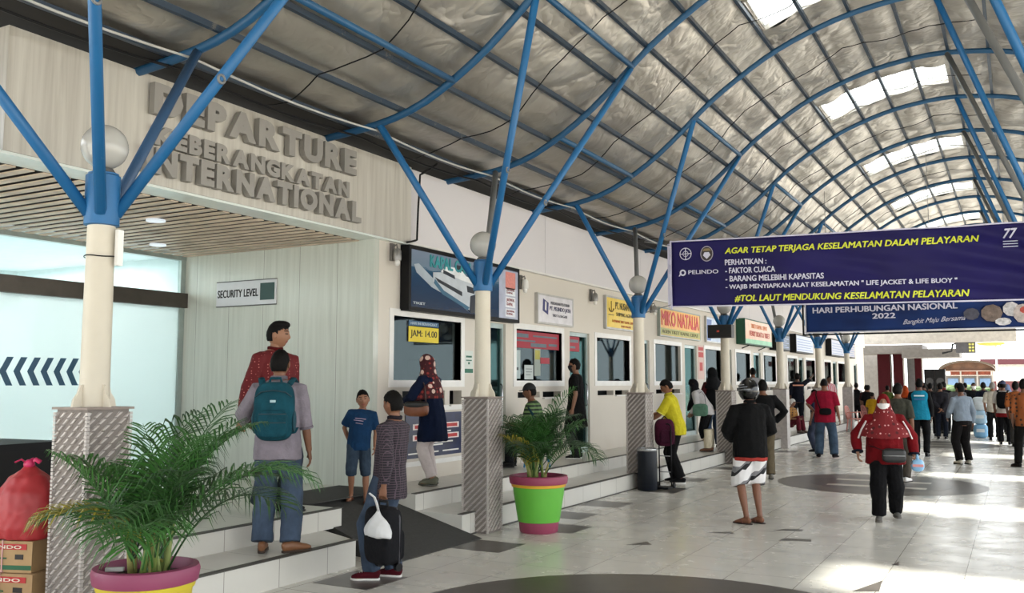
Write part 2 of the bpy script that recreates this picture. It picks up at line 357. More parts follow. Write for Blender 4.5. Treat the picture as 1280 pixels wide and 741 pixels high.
lo = MB(); lo.bounds((-6.9, 8.6, 0), (-5.37, 49.5, .232)); st = struct(lo.build('floor_step_right', M_STEP))
MB().bounds((-6.84, 8.62, .232), (-6.0, 49.5, .415)).build('upper_step', M_STEP, st)
ed = MB(); ed.bounds((-5.43, 8.6, .233), (-5.355, 49.5, .241)); ed.bounds((-6.06, 8.62, .416), (-5.985, 49.5, .424)); ed.bounds((-5.369, 8.6, -.001), (-5.352, 49.5, .012)); ed.build('step_edge', mat('#4a4742', .6), st)
# ramp of dark rubber between the step blocks
rp = MB(); n = 8
for yv in ((7.02, 8.6),):
    top = [(-6.65, .418), (-5.12, .006)]
    poly = [(-6.65, 0), (-5.12, 0), (-5.12, .006), (-6.65, .418)]
    vs = [(x, 7.05 if x > -5.5 else 7.33, z) for x, z in poly]+[(x, 8.6, z) for x, z in poly]
    rp.add(vs, [(0, 1, 2, 3), (7, 6, 5, 4), (0, 4, 5, 1), (1, 5, 6, 2), (2, 6, 7, 3), (3, 7, 4, 0)])
ramp = struct(rp.build('floor_ramp', M_MATR))
lm = MB(); lm.prism([(-7.28, 7.62), (-6.62, 7.42), (-6.45, 7.34), (-6.45, 8.6), (-6.66, 8.86), (-7.30, 8.86)], .4155, .424)
tag(lm.build('rubber_mat', M_MATR), 'dark grey rubber mat lying on the landing at the top of the ramp', 'mat')
# floor inlays: dark tiles, round ornaments
fl = bpy.data.objects['floor']
for k, cy in enumerate((5.88, 16.35, 27.4, 38.2)):
    c = (-2.08 if k else -2.25, cy, 0); R = 1.62 if k else 1.95
    MB().lathe([(R, .0), (R, .0015)], c, 64).build('round_inlay', M_DTILE if k else mat('#4d4843', .3, var=.15), fl)
    MB().lathe([(R*.68, .0015), (R*.68, .0025)], c, 56).build('round_inlay', mat('#3f3c3a', .3), fl)
    q = MB(); 
    for dy in (-.55, .35): q.bounds((c[0]-.75, cy+dy, .0025), (c[0]+.75, cy+dy+.22, .0035))
    q.build('inlay_bars', mat('#b9b4aa', .3), fl)
q = MB()
def dtile(x, y, w=.58, l=.55): q.prism([(x, y), (x+w, y), (x+w, y+l), (x, y+l)], 0, .0015)
for x, y in ((-5.12, 7.97), (-5.33, 10.35), (-5.33, 11.55), (-4.98, 9.36), (-5.33, 15.2), (-5.33, 17.6), (-5.33, 20.1), (-5.33, 22.6), (-5.33, 25.2), (-5.33, 27.6), (-5.33, 30.1), (-5.33, 32.8), (-5.25, 6.05)): dtile(x, y, .57, .56)
dtile(-5.2, 13.45, .57, .75)
for tri in ([(-3.62, 9.0), (-3.38, 9.12), (-3.5, 9.28)], [(-3.12, 10.15), (-2.82, 10.22), (-2.9, 10.36)], [(-2.5, 10.68), (-2.2, 10.75), (-2.22, 10.9), (-2.4, 10.86)], [(-2.3, 10.02), (-1.98, 10.12), (-2.02, 10.26), (-2.28, 10.2)], [(-1.24, 7.9), (-1.05, 8.0), (-1.08, 8.45)], [(-1.09, 9.2), (-1.03, 9.2), (-1.05, 9.4)]): q.prism(tri, 0, .0016)
q.build('dark_tile_inlay', M_DTILE, fl)
# departure canopy: fascia, soffit, slats, glass front, end wall
fa = MB(); fa.bounds((-7.0, 4.12, 3.45), (-6.74, 9.52, 4.44)); fa.bounds((-10.4, 4.12, 3.5), (-7.0, 4.22, 4.44)); struct(fa.build('wall_fascia', M_FASC))
so = MB(); so.bounds((-7.06, 2.2, 3.425), (-6.745, 9.5, 3.448)); struct(so.build('ceiling_soffit', mat('#dfe6e0', .15, var=.05)))
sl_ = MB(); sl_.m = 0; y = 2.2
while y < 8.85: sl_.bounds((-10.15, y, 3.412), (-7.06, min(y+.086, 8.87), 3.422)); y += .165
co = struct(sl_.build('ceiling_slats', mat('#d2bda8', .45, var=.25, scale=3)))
MB().bounds((-10.2, 2.2, 3.5), (-7.0, 8.88, 3.52)).build('gap_shade_backing', mat('#1d120e', .9), co)  # dark brown colour stands in for the shadow in the slat gaps
for (x, y) in ((-8.0, 3.95), (-8.0, 6.6), (-9.4, 5.2), (-9.4, 7.8)):
    MB().lathe([(.10, 3.385), (.10, 3.405)], (x, y, 0), 20).build('downlight', emit('#f2fbff', .7, 'downlight'), co)
sw = MB(); sw.bounds((-10.2, 8.88, 0), (-6.83, 8.98, 3.56)); struct(sw.build('wall_security', M_SEC))
# glass front with a dark header rail and the lit hall behind
GX = -10.15
g = MB()
for a, b in ((2.0, 4.72), (4.74, 6.02), (6.04, 7.55), (7.57, 8.86)):
    g.bounds((GX, a, .42), (GX+.012, b, 2.70))
front = struct(g.build('window_front', M_FROST))
g = MB()
for a, b in ((2.0, 4.72), (4.74, 7.55), (7.57, 8.86)): g.bounds((GX, a, 2.9), (GX+.012, b, 3.40))
g.build('transom_pane', glass_mat('#e4eeee', .03, 'transom_glass', shade=(.86, .92, .92, 1)), front)
MB().bounds((GX-.06, 2.0, 2.70), (GX+.10, 8.88, 2.9)).build('header_rail', mat('#4c463f', .4, .5), front)
g = MB()
for y in (4.73, 6.03, 7.56): g.bounds((GX-.01, y-.06, 2.66), (GX+.03, y+.06, 2.715))
g.bounds((GX-.02, 8.80, .42), (GX+.04, 8.88, 3.4)); g.bounds((GX-.03, 2.0, 3.36), (GX+.05, 8.88, 3.42)); g.build('clamp', mat('#9aa5a0', .35, .3), front)
g = MB()
for k in range(16):
    y = 4.78+k*.168; z = 1.80; hh = .165
    for sgn in (1, -1):
        vs = [(GX+.0125, y+.085, z+sgn*hh), (GX+.0125, y+.165, z+sgn*hh), (GX+.0125, y+.08, z), (GX+.0125, y, z)]
        vs2 = [(x+.002, yy, zz) for x, yy, zz in vs]; g.add(vs+vs2, [(0, 1, 2, 3), (7, 6, 5, 4), (0, 4, 5, 1), (1, 5, 6, 2), (2, 6, 7, 3), (3, 7, 4, 0)])
g.build('arrow_band', mat('#2b5570', .4), front)
hall = MB(); hall.bounds((-14.2, 1.5, .3), (-14.1, 9, 3.5)); hall.bounds((-14.1, 1.5, .3), (GX, 9, .42)); hall.bounds((-14.1, 1.5, 3.45), (GX-.07, 9, 3.55)); hall.bounds((-14.1, 8.98, .42), (GX-.05, 9.08, 3.45)); hall.bounds((-14.1, 1.4, .42), (GX, 1.5, 3.45))
struct(hall.build('wall_hall', mat('#e3eaea', .6, var=.04)))
for k, y in enumerate((2.6, 4.6, 6.6, 8.2)):
    L = bpy.data.lights.new('hall_lamp', 'AREA'); L.energy = 58; L.shape = 'RECTANGLE'; L.size = 2.6; L.size_y = .5; L.color = (1, 1, .99)
    o = bpy.data.objects.new('hall_lamp', L); COL.objects.link(o); o.location = (-12.2, y, 3.40)

# roof: vault profile measured rib by rib
PROF = [(-8.6, 4.40), (-7.4, 4.40), (-6.8, 4.43), (-6.0, 4.50), (-5.5, 4.62), (-5.1, 4.81), (-4.7, 5.06), (-4.3, 5.38), (-4.03, 5.62), (-3.85, 5.78), (-3.37, 6.11), (-2.87, 6.40), (-2.35, 6.61), (-1.82, 6.76), (-1.28, 6.84), (-.95, 6.86)]
AX = -.95
def zprof(x):
    if x > AX: x = 2*AX-x
    if x <= PROF[0][0]: return PROF[0][1]
    n = len(PROF)
    for i in range(n-1):
        x0, z0 = PROF[i]; x1, z1 = PROF[i+1]
        if x <= x1:
            def sl2(k):
                if k <= 0: return 0
                if k >= n-1: return 0
                return (PROF[k+1][1]-PROF[k-1][1])/(PROF[k+1][0]-PROF[k-1][0])
            h = x1-x0; u = (x-x0)/h; a = sl2(i)*h; b = sl2(i+1)*h
            return (2*u**3-3*u*u+1)*z0+(u**3-2*u*u+u)*a+(-2*u**3+3*u*u)*z1+(u**3-u*u)*b
    return PROF[-1][1]
RY0, RY1 = -14.0, 50.0
RIBS = [2.77+2.5525*k for k in range(-6, 19)]
COLX = -5.37
COLY = [3.99, 9.03, 14.0, 19.02, 24.13, 29.35, 34.8]
SKYL = [(11.30, 12.40)]+[(16.35+5.1*k, 17.55+5.1*k) for k in range(6)]
xs = []; x = -6.45
while x < 4.01: xs.append(x); x += .125
ysn = int((RY1-RY0)/.125); roof_z = {}
PURX = [-6.35, -5.72, -5.20, -4.72, -4.28, -3.85, -3.36, -2.88, -2.34, -1.82, -1.28, -.73, -.17, .38, .92, 1.44, 1.95, 2.4, 2.9, 3.4]
def foilz(x, y):
    # pinned at the purlins and ribs, puckered and sagging between them
    d = min(abs(x-p) for p in PURX); r = min(abs(y-q) for q in RIBS)
    amp = min(1, d/.12)*.6+.4; sag = min(1, r/.5)
    return zprof(x)+.13-.05*sag*min(1, d/.2)+amp*(.055*nz(x*1.7, y*1.1, 3)+.024*nz(x*4.2+y*1.5, y*2.6, 9)+.009*nz(x*9, y*7+x*3, 4))
fm = MB(); tm = MB(); nx = len(xs); vid = []
for j in range(ysn+1):
    y = RY0+j*.125
    for x in xs: fm.v.append(Vector((x, y, foilz(x, y))))
SX0, SX1 = -2.86, -.80
def isky(x, y): return SX0 < x < SX1 and any(a < y < b for a, b in SKYL)
for j in range(ysn):
    for i in range(nx-1):
        if isky((xs[i]+xs[i+1])/2, RY0+(j+.5)*.125): continue
        a = j*nx+i; fm.f.append([a, a+1, a+1+nx, a+nx]); fm.mi.append(0)
roof = struct(fm.build('ceiling', M_FOIL, None, True))
# roof sheet above the foil (same holes)
tx = [-8.6, -7.4, -6.4, -5.6, -5.0, -4.4, -3.9, -3.3, SX0, -2.2, -1.5, SX1, -.2, .4, 1, 1.6, 2.2, 2.8, 3.4, 4.1]
ty = sorted({RY0, RY1, *[q for s in SKYL for q in s]})
for j in range(len(ty)-1):
    for i in range(len(tx)-1):
        if isky((tx[i]+tx[i+1])/2, (ty[j]+ty[j+1])/2): continue
        p = [(tx[i], ty[j]), (tx[i+1], ty[j]), (tx[i+1], ty[j+1]), (tx[i], ty[j+1])]
        tm.add([(x, y, zprof(x)+.24) for x, y in p]+[(x, y, zprof(x)+.245) for x, y in p], [(3, 2, 1, 0), (4, 5, 6, 7), (0, 1, 5, 4), (1, 2, 6, 5), (2, 3, 7, 6), (3, 0, 4, 7)])
tm.build('roof_sheet', mat('#9aa3a8', .5, .6), roof)
MB().bounds((-8.6, RY0, 4.50), (-6.40, RY1, 4.56)).build('eave_shade_sheet', mat('#1c1917', .9), roof)  # near-black sheet stands in for the shade behind the fascia and parapet
for a, b in SKYL:
    s_ = MB(); rr = []
    k = 8
    for i in range(k+1):
        x = SX0+(SX1-SX0)*i/k; z = zprof(x)+.17; rr.append([(x, a, z), (x, b, z), (x, b, z+.006), (x, a, z+.006)])
    s_.rings(rr); s_.build('skylight', M_SKY, roof)
    e = MB()
    for yy in (a, b): e.rings([[(x, yy-.012, zprof(x)+.10), (x, yy+.012, zprof(x)+.10), (x, yy+.012, zprof(x)+.24), (x, yy-.012, zprof(x)+.24)] for x in [SX0+(SX1-SX0)*i/k for i in range(k+1)]])
    for xx in (SX0, SX1): e.bounds((xx-.012, a, zprof(xx)+.10), (xx+.012, b, zprof(xx)+.25))
    e.build('skylight_curb', M_FOIL, roof)
px_ = [-7.2+.2*i for i in range(56)]
for y in RIBS:
    if y < 49.5: MB().tube([(x, y, zprof(x)) for x in px_], .042, 8).build('arch_rib', M_RIB, roof, True)
for x in PURX:
    r = MB(); r.bounds((x-.022, RY0, zprof(x)+.03), (x+.022, RY1, zprof(x)+.085)); r.build('purlin', M_PURL, roof)
for k, y in enumerate(RIBS[:-1]):
    for xx in ((-4.04,) if False else ((-4.04,) if k % 2 == 0 else (-5.05,))):
        for x in (xx, 2*AX-xx): MB().tube([(x, y, zprof(x)-.01), (x, RIBS[k+1], zprof(x)-.01)], .034, 8).build('tie_pipe', M_RIB, roof, True)
# wiring strapped under the foil
def wire(label, pts, r=.009, m=None, sub=6):
    P = [Vector(p) for p in pts]; out = []
    for i in range(len(P)-1):
        for k in range(sub):
            t = k/sub; q = P[i].lerp(P[i+1], t); q.z -= .05*sin(pi*t)*(P[i]-P[i+1]).length/2.5; out.append(q)
    out.append(P[-1]); return tag(MB().tube(out, r, 6).build('cable', m or M_BLACK, None, True), label, 'cable')
wire('pale cable sagging from rib to rib along the left eave of the roof', [(-6.05, y, 4.43) for y in RIBS if 0 < y < 48], .011, mat('#b8b8b4', .5))
wire('black cable running beside the pale one along the left eave', [(-6.35, y+.1, 4.42) for y in RIBS if 0 < y < 48], .013)
wire('black cable hanging from the roof edge down to the ferry billboard at the fascia end', [(-6.3, 9.45, 4.42), (-6.66, 9.6, 4.35), (-6.70, 9.62, 3.9), (-6.70, 9.60, 3.50), (-6.70, 9.38, 3.44)], .014)
ORD = ['first', 'second', 'third', 'fourth', 'fifth', 'sixth', 'seventh', 'eighth', 'ninth', 'tenth']
for k in range(7, 16):
    y = RIBS[k]+1.3; pts = []
    for i in range(22):
        x = -6.6+.3*i; pts.append((x, y+.12*sin(i*1.3+k)+.1*nz(i*.4, k), zprof(x)+.03-.02*(i % 3)))
    wire('thin black wire looped across the foil in the %s roof bay counted from the camera' % ORD[k-7], pts, .007, None, 2)

# ================================================================== COLUMNS
NAMES = ['nearest', 'second', 'third', 'fourth', 'fifth', 'sixth', 'farthest']
def diamond(mb, o, u, v, wu, hv, n, cell=.078, d=.012):
    """relief tile face: grid of slanted pillow bars"""
    o = Vector(o); u = Vector(u); v = Vector(v); nn = Vector(n); nu = max(1, int(wu/cell)); cu = wu/nu; nv = int(hv/(cell*.62)); cv = hv/nv
    for j in range(nv):
        for i in range(-1, nu+1):
            sh = ((j*.60) % 1.0)
            def P(a, b, k): return o+u*min(wu, max(0, (i+sh+a)*cu))+v*((j+b)*cv)+nn*k
            if (i+sh+1) <= .05 or (i+sh) >= nu-.05: continue
            p = [P(.0, .03, 0), P(.42, .03, 0), P(1.0, .97, 0), P(.58, .97, 0)]; q = [P(.13, .14, d), P(.36, .14, d), P(.87, .86, d), P(.64, .86, d)]
            mb.add(p+q, [(0, 1, 5, 4), (1, 2, 6, 5), (2, 3, 7, 6), (3, 0, 4, 7), (4, 5, 6, 7)], 1)
def strut_pts(cx, cy, sx, sy, left=True):
    inner = (-4.06 if sx > 0 else -6.0) if left else (-.74 if sx < 0 else 1.9)
    top = Vector((inner, cy+sy*1.276+((round((cy-4.04)/5.105)*5.105+4.04)-cy), zprof(inner)-.02)); bot = Vector((cx, cy, 2.80)); d = (top-bot); h = Vector((d.x, d.y, 0)).normalized()
    return [bot+h*.085, top]
def column(k, y, left=True):
    cx = COLX if left else .80
    side = '' if left else ' on the right side of the passage'
    lab = ('%s cream column with blue roof struts on the left row, standing on a tall relief tiled base' % NAMES[k]) if left else ('%s blue roof struts rising from the right row, cut by the picture edge' % NAMES[k].capitalize())
    root = empty('column', (cx, y, 0), lab, 'column', 'tree shaped columns of the passage')
    b = MB(); h = .168; b.bounds((-h+.014, -h+.014, 0), (h-.014, h-.014, 1.495), 0)
    det = k < 4
    if det:
        for (o, u, n) in (((-h+.014, -h+.014, .02), (1, 0, 0), (0, -1, 0)), ((h-.014, -h+.014, .02), (0, 1, 0), (1, 0, 0)), ((h-.014, h-.014, .02), (-1, 0, 0), (0, 1, 0)), ((-h+.014, h-.014, .02), (0, -1, 0), (-1, 0, 0))):
            diamond(b, o, u, (0, 0, 1), 2*h-.028, 1.46, n, .066 if k < 2 else .075)
        for sx in (-1, 1):
            for sy in (-1, 1):
                for z in range(61): b.box((sx*(h-.008), sy*(h-.008), .015+z*.0242), (.022, .022, .019), None, 1)
    else: b.bounds((-h, -h, 0), (h, h, 1.49))
    base = b.build('base', [mat('#7b736d', .7), M_CLAD] if det else M_CLAD, root)
    MB().bounds((-h-.01, -h-.01, 1.495), (h+.01, h+.01, 1.51)).build('cap_slab', mat('#8d8078', .7, var=.3), base)
    MB().lathe([(.095, 1.51), (.093, 1.8), (.088, 2.74)], seg=20).build('pole', M_POLE, root, 2)
    g = MB()
    for q in range(4):
        a = q*pi/2+pi/4*0; R = Matrix.Rotation(a, 3, 'Z')
        pts = [(.08, 1.51), (.165, 1.51), (.155, 1.56), (.125, 1.60), (.11, 1.65), (.085, 1.66)]
        vs = [R @ Vector((x, -.008, z)) for x, z in pts]+[R @ Vector((x, .008, z)) for x, z in pts]; n = len(pts)
        g.add(vs, [tuple(range(n)), tuple(reversed(range(n, 2*n)))]+[(i, n+i, n+(i+1) % n, (i+1) % n) for i in range(n)])
    g.build('gusset', M_POLE, root)
    MB().lathe([(.098, 2.72), (.112, 2.725), (.112, 3.06), (.098, 3.07), (.098, 3.08)], seg=20).build('collar', M_BLUE, root, 2)
    for sx in (-1, 1):
        for sy in (-1, 1):
            p = [q-Vector((cx, y, 0)) for q in strut_pts(cx, y, sx, sy, left)]
            dull = (sx < 0 and sy > 0) if left else (sx < 0 and sy > 0)
            s_ = MB().tube(p, .040, 10).build('strut', (M_DBLUE if k == 0 else M_GREYPIPE) if dull else M_BLUE, root, True)
            if not dull and k < 3 and left and sx > 0:
                c = p[0].lerp(p[1], .42 if sy < 0 else .36)+Vector((.045, -.02, 0)); rg = [c+Vector((.0, .03*cos(2*pi*i/12), .03*sin(2*pi*i/12))) for i in range(13)]
                MB().tube(rg, .010, 6).build('ring', M_GREYPIPE, s_, True)
    if left:
        L = empty('globe_lamp', (cx, y, 3.08), 'white glass globe lamp on top of the %s column of the left row' % NAMES[k], 'lamp', 'globe lamps on the columns')
        gm = NT('globe_glass') if 'globe_glass' not in bpy.data.materials else None
        if gm: gm.base(lin('#c8c6c0')); gm.set(Roughness=.15); gm.p.inputs['Transmission Weight'].default_value = .25; gm.p.inputs['Subsurface Weight'].default_value = .0
        MB().lathe([(.07, 0), (.075, .01), (.06, .035)], seg=18).build('lamp_holder', mat('#5a5a5a', .5), L, 2)
        MB().ell((-.0, 0, .185), (.152, .152, .152), 28, 18).build('globe', bpy.data.materials['globe_glass'], L, True)
for k, y in enumerate(COLY): column(k, y)
for k in range(7): column(k, COLY[k]+.0, False) if k > 0 else None

# small duct on the nearest column
t = empty('cable_box', (-5.262, 4.04, 2.57), 'slim white cable box wired to the nearest column below its blue collar', 'box')
MB().bounds((0, -.022, -.12), (.03, .022, .12)).build('cover', M_WHITE, t); MB().tube([(-.108+.100*cos(a), -.05+.100*sin(a), -.06+.004*sin(3*a)) for a in [2*pi*i/24 for i in range(25)]], .004, 5).build('tie_wire', M_DARK, t)

# ================================================================== SIGNS ON THE FACADE
RT, UP = (0, 1, 0), (0, 0, 1)
def board(name, label, y0, y1, z0, z1, face, depth=.06, fr=.03, frame=None, x=XW, cat='sign', group=None):
    r = empty(name, (x, (y0+y1)/2, z0), label, cat, group); w2 = (y1-y0)/2; h = z1-z0; mb = MB()
    mb.bounds((0.002, -w2, 0), (depth-.012, w2, h))
    mb.bounds((depth-.012, -w2, 0), (depth, w2, fr)); mb.bounds((depth-.012, -w2, h-fr), (depth, w2, h)); mb.bounds((depth-.012, -w2, fr), (depth, -w2+fr, h-fr)); mb.bounds((depth-.012, w2-fr, fr), (depth, w2, h-fr))
    mb.build('frame', frame or mat('#b8b6b2', .4, .4), r); MB().bounds((depth-.012, -w2+fr, fr), (depth-.006, w2-fr, h-fr)).build('face', face, r)
    return r, w2, h, depth-.006
# 1 boat advertisement
def sea():
    t = NT('printed_sea'); x, y, z = t.xyz(t.coord()); v = t.coord('Object', (1, 1, 6))
    c = t.ramp(t.math('ADD', z, t.math('MULTIPLY', t.noise(v, 4, 4), .12)), [(.10, '#0c2440'), (.50, '#123a5c'), (.62, '#26506f'), (.64, '#6f8497'), (.88, '#808ca2')]); t.base(c); t.set(Roughness=.25); return t.m
r, w2, h, d = board('boat_billboard', 'large billboard of a white ferry in a black frame above the first window', 9.42, 12.36, 2.58, 3.42, sea(), .14, .05, M_BLACK)
d += .001
def flat(mb, pts, t=.002):
    n = len(pts); mb.add([(d, a, b) for a, b in pts]+[(d+t, a, b) for a, b in pts], [tuple(range(n)), tuple(reversed(range(n, 2*n)))]+[(i, (i+1) % n, n+(i+1) % n, n+i) for i in range(n)])
q = MB(); flat(q, [(-1.36, .60), (-1.25, .62), (-.9, .45), (-.6, .30), (.02, .06), (-.35, .20), (-.95, .34), (-1.3, .50)]); q.build('printed_wake', mat('#a3aeb8', .4), r)
q = MB(); flat(q, [(-.92, .42), (-.72, .30), (.0, .10), (.02, .30), (.32, .38), (.2, .42), (.12, .52), (-.1, .56), (-.22, .66), (-.62, .66), (-.72, .56), (-.92, .54)], .003); q.build('printed_hull', mat('#b9c0c8', .4), r); q = MB(); flat(q, [(-.74, .57), (-.2, .50), (.16, .47), (.10, .54), (-.1, .57), (-.24, .65), (-.62, .65)], .0042); q.build('printed_deck', mat('#e0e3e6', .4), r); q = MB(); flat(q, [(-.90, .40), (-.70, .27), (-.05, .10), (.0, .14), (-.66, .32), (-.88, .46)], .0042); q.build('printed_stripe', mat('#2d5f7c', .4), r)
q = MB(); flat(q, [(.02, .30), (.32, .36), (.34, .08), (.02, .06)], .0035); flat(q, [(-.68, .60), (-.4, .55), (-.38, .50), (-.68, .55)], .005); flat(q, [(-.88, .48), (-.2, .34), (-.2, .28), (-.8, .42)], .005); flat(q, [(-.08, .44), (.14, .42), (.12, .34), (-.06, .35)], .005); flat(q, [(-.38, .70), (-.2, .70), (-.12, .62), (-.36, .64)], .005); q.build('printed_windows', mat('#141d2b', .4), r)
q = MB(); flat(q, [(.84, .05), (1.42, .05), (1.42, .78), (.84, .78)], .0025); q.build('printed_margin', mat('#aeb3c6', .4), r)
for k, (z0, z1, c) in enumerate(((.50, .76, '#d98a80'), (.40, .52, '#dfe2e8'), (.22, .38, '#e3e4ea'), (.08, .20, '#dcdde4'))):
    q = MB(); flat(q, [(1.03, z0), (1.34, z0), (1.34, z1), (1.03, z1)], .004); q.build('printed_panel', mat(c, .4, scale=30), r)
    if k: text('lettering', 'JADWAL\nKAPAL', (d+.004, 1.06, z0+.03), RT, UP, .25, z1-z0-.05, mat('#8a3038', .5), r, .002, .02)
text('lettering', 'KAPAL CARI ANDA', (d+.003, -1.0, .60), RT, UP, 1.62, .17, mat('#2f8f96', .4), r, .004, .05)
text('lettering', 'TIKET', (d+.003, -1.38, .09), RT, UP, .28, .03, mat('#c9d3dc', .4), r, .002, .01)
# 2..6 agency signs
r, w2, h, d = board('agency_sign', 'white agency sign in a grey frame with a dark blue emblem, above the second window', 13.13, 14.50, 2.63, 3.13, mat('#d9d6da', .3), .06, .03)
q = MB(); flat(q, [(-.50, .22), (-.30, .16), (-.28, .36), (-.48, .42)]); q.build('emblem', mat('#2e2f6b', .5), r); q = MB(); flat(q, [(-.42, .24), (-.37, .22), (-.36, .36), (-.41, .38)], .004); q.build('emblem', M_WHITE, r)
text('lettering', 'PERUSAHAAN PELAYARAN', (d, -.20, .34), RT, UP, .72, .05, mat('#55545c', .5), r, .003, .02); text('lettering', 'PT. PELINDO JAYA', (d, -.24, .22), RT, UP, .82, .09, mat('#2c2d55', .5), r, .003, .03); text('lettering', 'TIKET & BAGASI', (d, -.14, .14), RT, UP, .56, .045, mat('#55545c', .5), r, .003, .02)
r, w2, h, d = board('agency_sign', 'yellow shipping agency sign with an anchor emblem, partly behind the third column', 15.96, 17.58, 2.69, 3.33, mat('#e2c23c', .35), .06, .035)
q = MB(); q.tube([(d, -.55, .34), (d, -.55, .54)], .012, 6); q.tube([(d, -.55+.12*sin(a), .42-.08*cos(a)) for a in [(-1.3+.26*i) for i in range(11)]], .016, 6); q.bounds((d-.004, -.68, .27), (d+.004, -.42, .285)); q.build('emblem', mat('#6b5418', .5), r)
text('lettering', 'PT. NUSANTARA', (d, -.34, .40), RT, UP, 1.05, .14, mat('#4a3d1a', .5), r, .003, .03); text('lettering', 'SHIPPING AGENCY', (d, -.30, .27), RT, UP, .95, .07, mat('#3d3420', .5), r, .003, .02); text('lettering', 'LAYANAN TIKET KAPAL CEPAT', (d, -.5, .14), RT, UP, 1.15, .05, mat('#b0481c', .5), r, .003, .02); text('lettering', 'DAN BAGASI', (d, -.05, .06), RT, UP, .5, .04, mat('#b0481c', .5), r, .003, .02)
r, w2, h, d = board('agency_sign', 'yellow sign with tall red letters and a dark yellow strip, above the fourth window', 18.92, 21.82, 2.68, 3.32, mat('#e9a91f', .35), .07, .03, mat('#9aa39a', .4))
q = MB(); flat(q, [(-w2+.04, .04), (w2-.04, .04), (w2-.04, .19), (-w2+.04, .19)]); q.build('strip', mat('#a8a33a', .4), r)
text('lettering', 'MIKO NATALIA', (d, -w2+.10, .24), RT, UP, 2*w2-.2, .34, mat('#d2321e', .45), r, .004, .045); text('lettering', 'AGEN TIKET KAPAL CEPAT', (d+.002, -w2+.12, .075), RT, UP, 2*w2-.3, .08, mat('#5c5a1c', .5), r, .003, .03)
r, w2, h, d = board('agency_sign', 'pale blue and white sign half hidden behind the black speaker', 22.36, 24.2, 2.68, 3.34, mat('#b8cbe4', .35), .06, .03)
q = MB(); flat(q, [(-.86, .05), (-.55, .05), (-.45, .58), (-.86, .58)]); q.build('printed_panel', mat('#3d66b0', .4), r)
r, w2, h, d = board('agency_sign', 'orange sign on a deep green box with brackets, right of the black speaker', 25.32, 28.5, 2.74, 3.46, mat('#e9b58a', .3), .26, .03, mat('#175239', .5))
q = MB(); flat(q, [(-w2+.03, .03), (w2-.03, .03), (w2-.03, .17), (-w2+.03, .15)]); q.build('strip', mat('#7fc79a', .4), r)
text('lettering', 'TIKET KAPAL CEPAT', (d, -.9, .48), RT, UP, 1.9, .12, mat('#d9722c', .5), r, .004, .03); text('lettering', 'FERRY BOAT & TIKET', (d, -1.1, .25), RT, UP, 2.4, .15, mat('#b5341f', .5), r, .004, .04)
for yy in (-1.0, .9): MB().tube([(.0, yy, -.10), (.20, yy, -.02), (.20, yy, .0)], .015, 6).build('bracket', M_BLACK, r)
# screens
SC = ['grey blue schedule screen on the facade behind the fifth column', 'wide pale schedule screen right of the fifth column', 'pale schedule screen left of the sixth column', 'pale schedule screen seen between the last two columns']
for k, (a, b, z0, z1, c) in enumerate(((29.16, 31.1, 2.70, 3.24, '#7f97ad'), (32.1, 35.1, 2.70, 3.34, '#cfd8ea'), (38.9, 42.0, 2.76, 3.47, '#c9ccd8'), (42.6, 45.1, 2.78, 3.46, '#c6c2c8'))):
    r = empty('schedule_screen', (XW+.02, (a+b)/2, z0), SC[k], 'screen', 'schedule screens on the facade'); w2 = (b-a)/2; h = z1-z0
    MB().bounds((0, -w2, 0), (.22, w2, h)).build('housing', M_BLACK, r); MB().bounds((.22, -w2+.06, .05), (.226, w2-.06, h-.05)).build('display', emit(c, .75 if k else .3, 'display'), r)
    q = MB()
    for j in range(5): q.bounds((.2262, -w2+.15, .10+j*(h-.2)/5), (.2272, w2-.2-.3*(j % 2), .10+j*(h-.2)/5+.03))
    q.build('display_lines', mat('#8d9fc4', .5), r)
# black speaker on the fourth column
r = empty('loudspeaker', (COLX, COLY[3]-.12, 2.60), 'black horizontal loudspeaker with a red badge fixed to the fourth column', 'speaker')
q = MB(); q.box((0, -.16, .13), (.50, .22, .27)); q.build('cabinet', mat('#0f0f11', .5), r); MB().box((0, -.272, .13), (.46, .006, .235)).build('grille', mat('#17171a', .8, scale=90, bump=.5), r)
MB().box((-.03, -.277, .13), (.05, .006, .035)).build('badge', mat('#c8402a', .4), r); MB().box((0, -.02, .13), (.10, .10, .08)).build('bracket', M_DARK, r)
# wall lamps
for k, (y, z) in enumerate(((9.22, 3.25), (12.62, 3.2), (15.35, 3.22), (18.5, 3.22))):
    r = empty('wall_lamp', (XW, y, z), ['small caged wall lamp beside the left end of the ferry billboard', 'small wall lamp right of the ferry billboard', 'small wall lamp left of the yellow anchor sign', 'small wall lamp left of the red lettered sign'][k], 'lamp', 'wall lamps under the parapet')
    q = MB(); q.box((.02, 0, .05), (.04, .06, .22)); q.tube([(.02, 0, .12), (.09, 0, .14), (.10, 0, .09)], .012, 6); q.build('arm', mat('#6e6a66', .5), r)
    MB().lathe([(.05, -.06), (.055, -.02), (.05, .06), (.03, .09)], (.10, 0, 0), 14).build('lamp_body', mat('#8f8d8a', .35, .5) if k != 1 else M_WHITE, r, 2); MB().ell((.10, 0, -.085), (.035, .035, .045), 12, 8).build('bulb', M_WHITE, r, True)
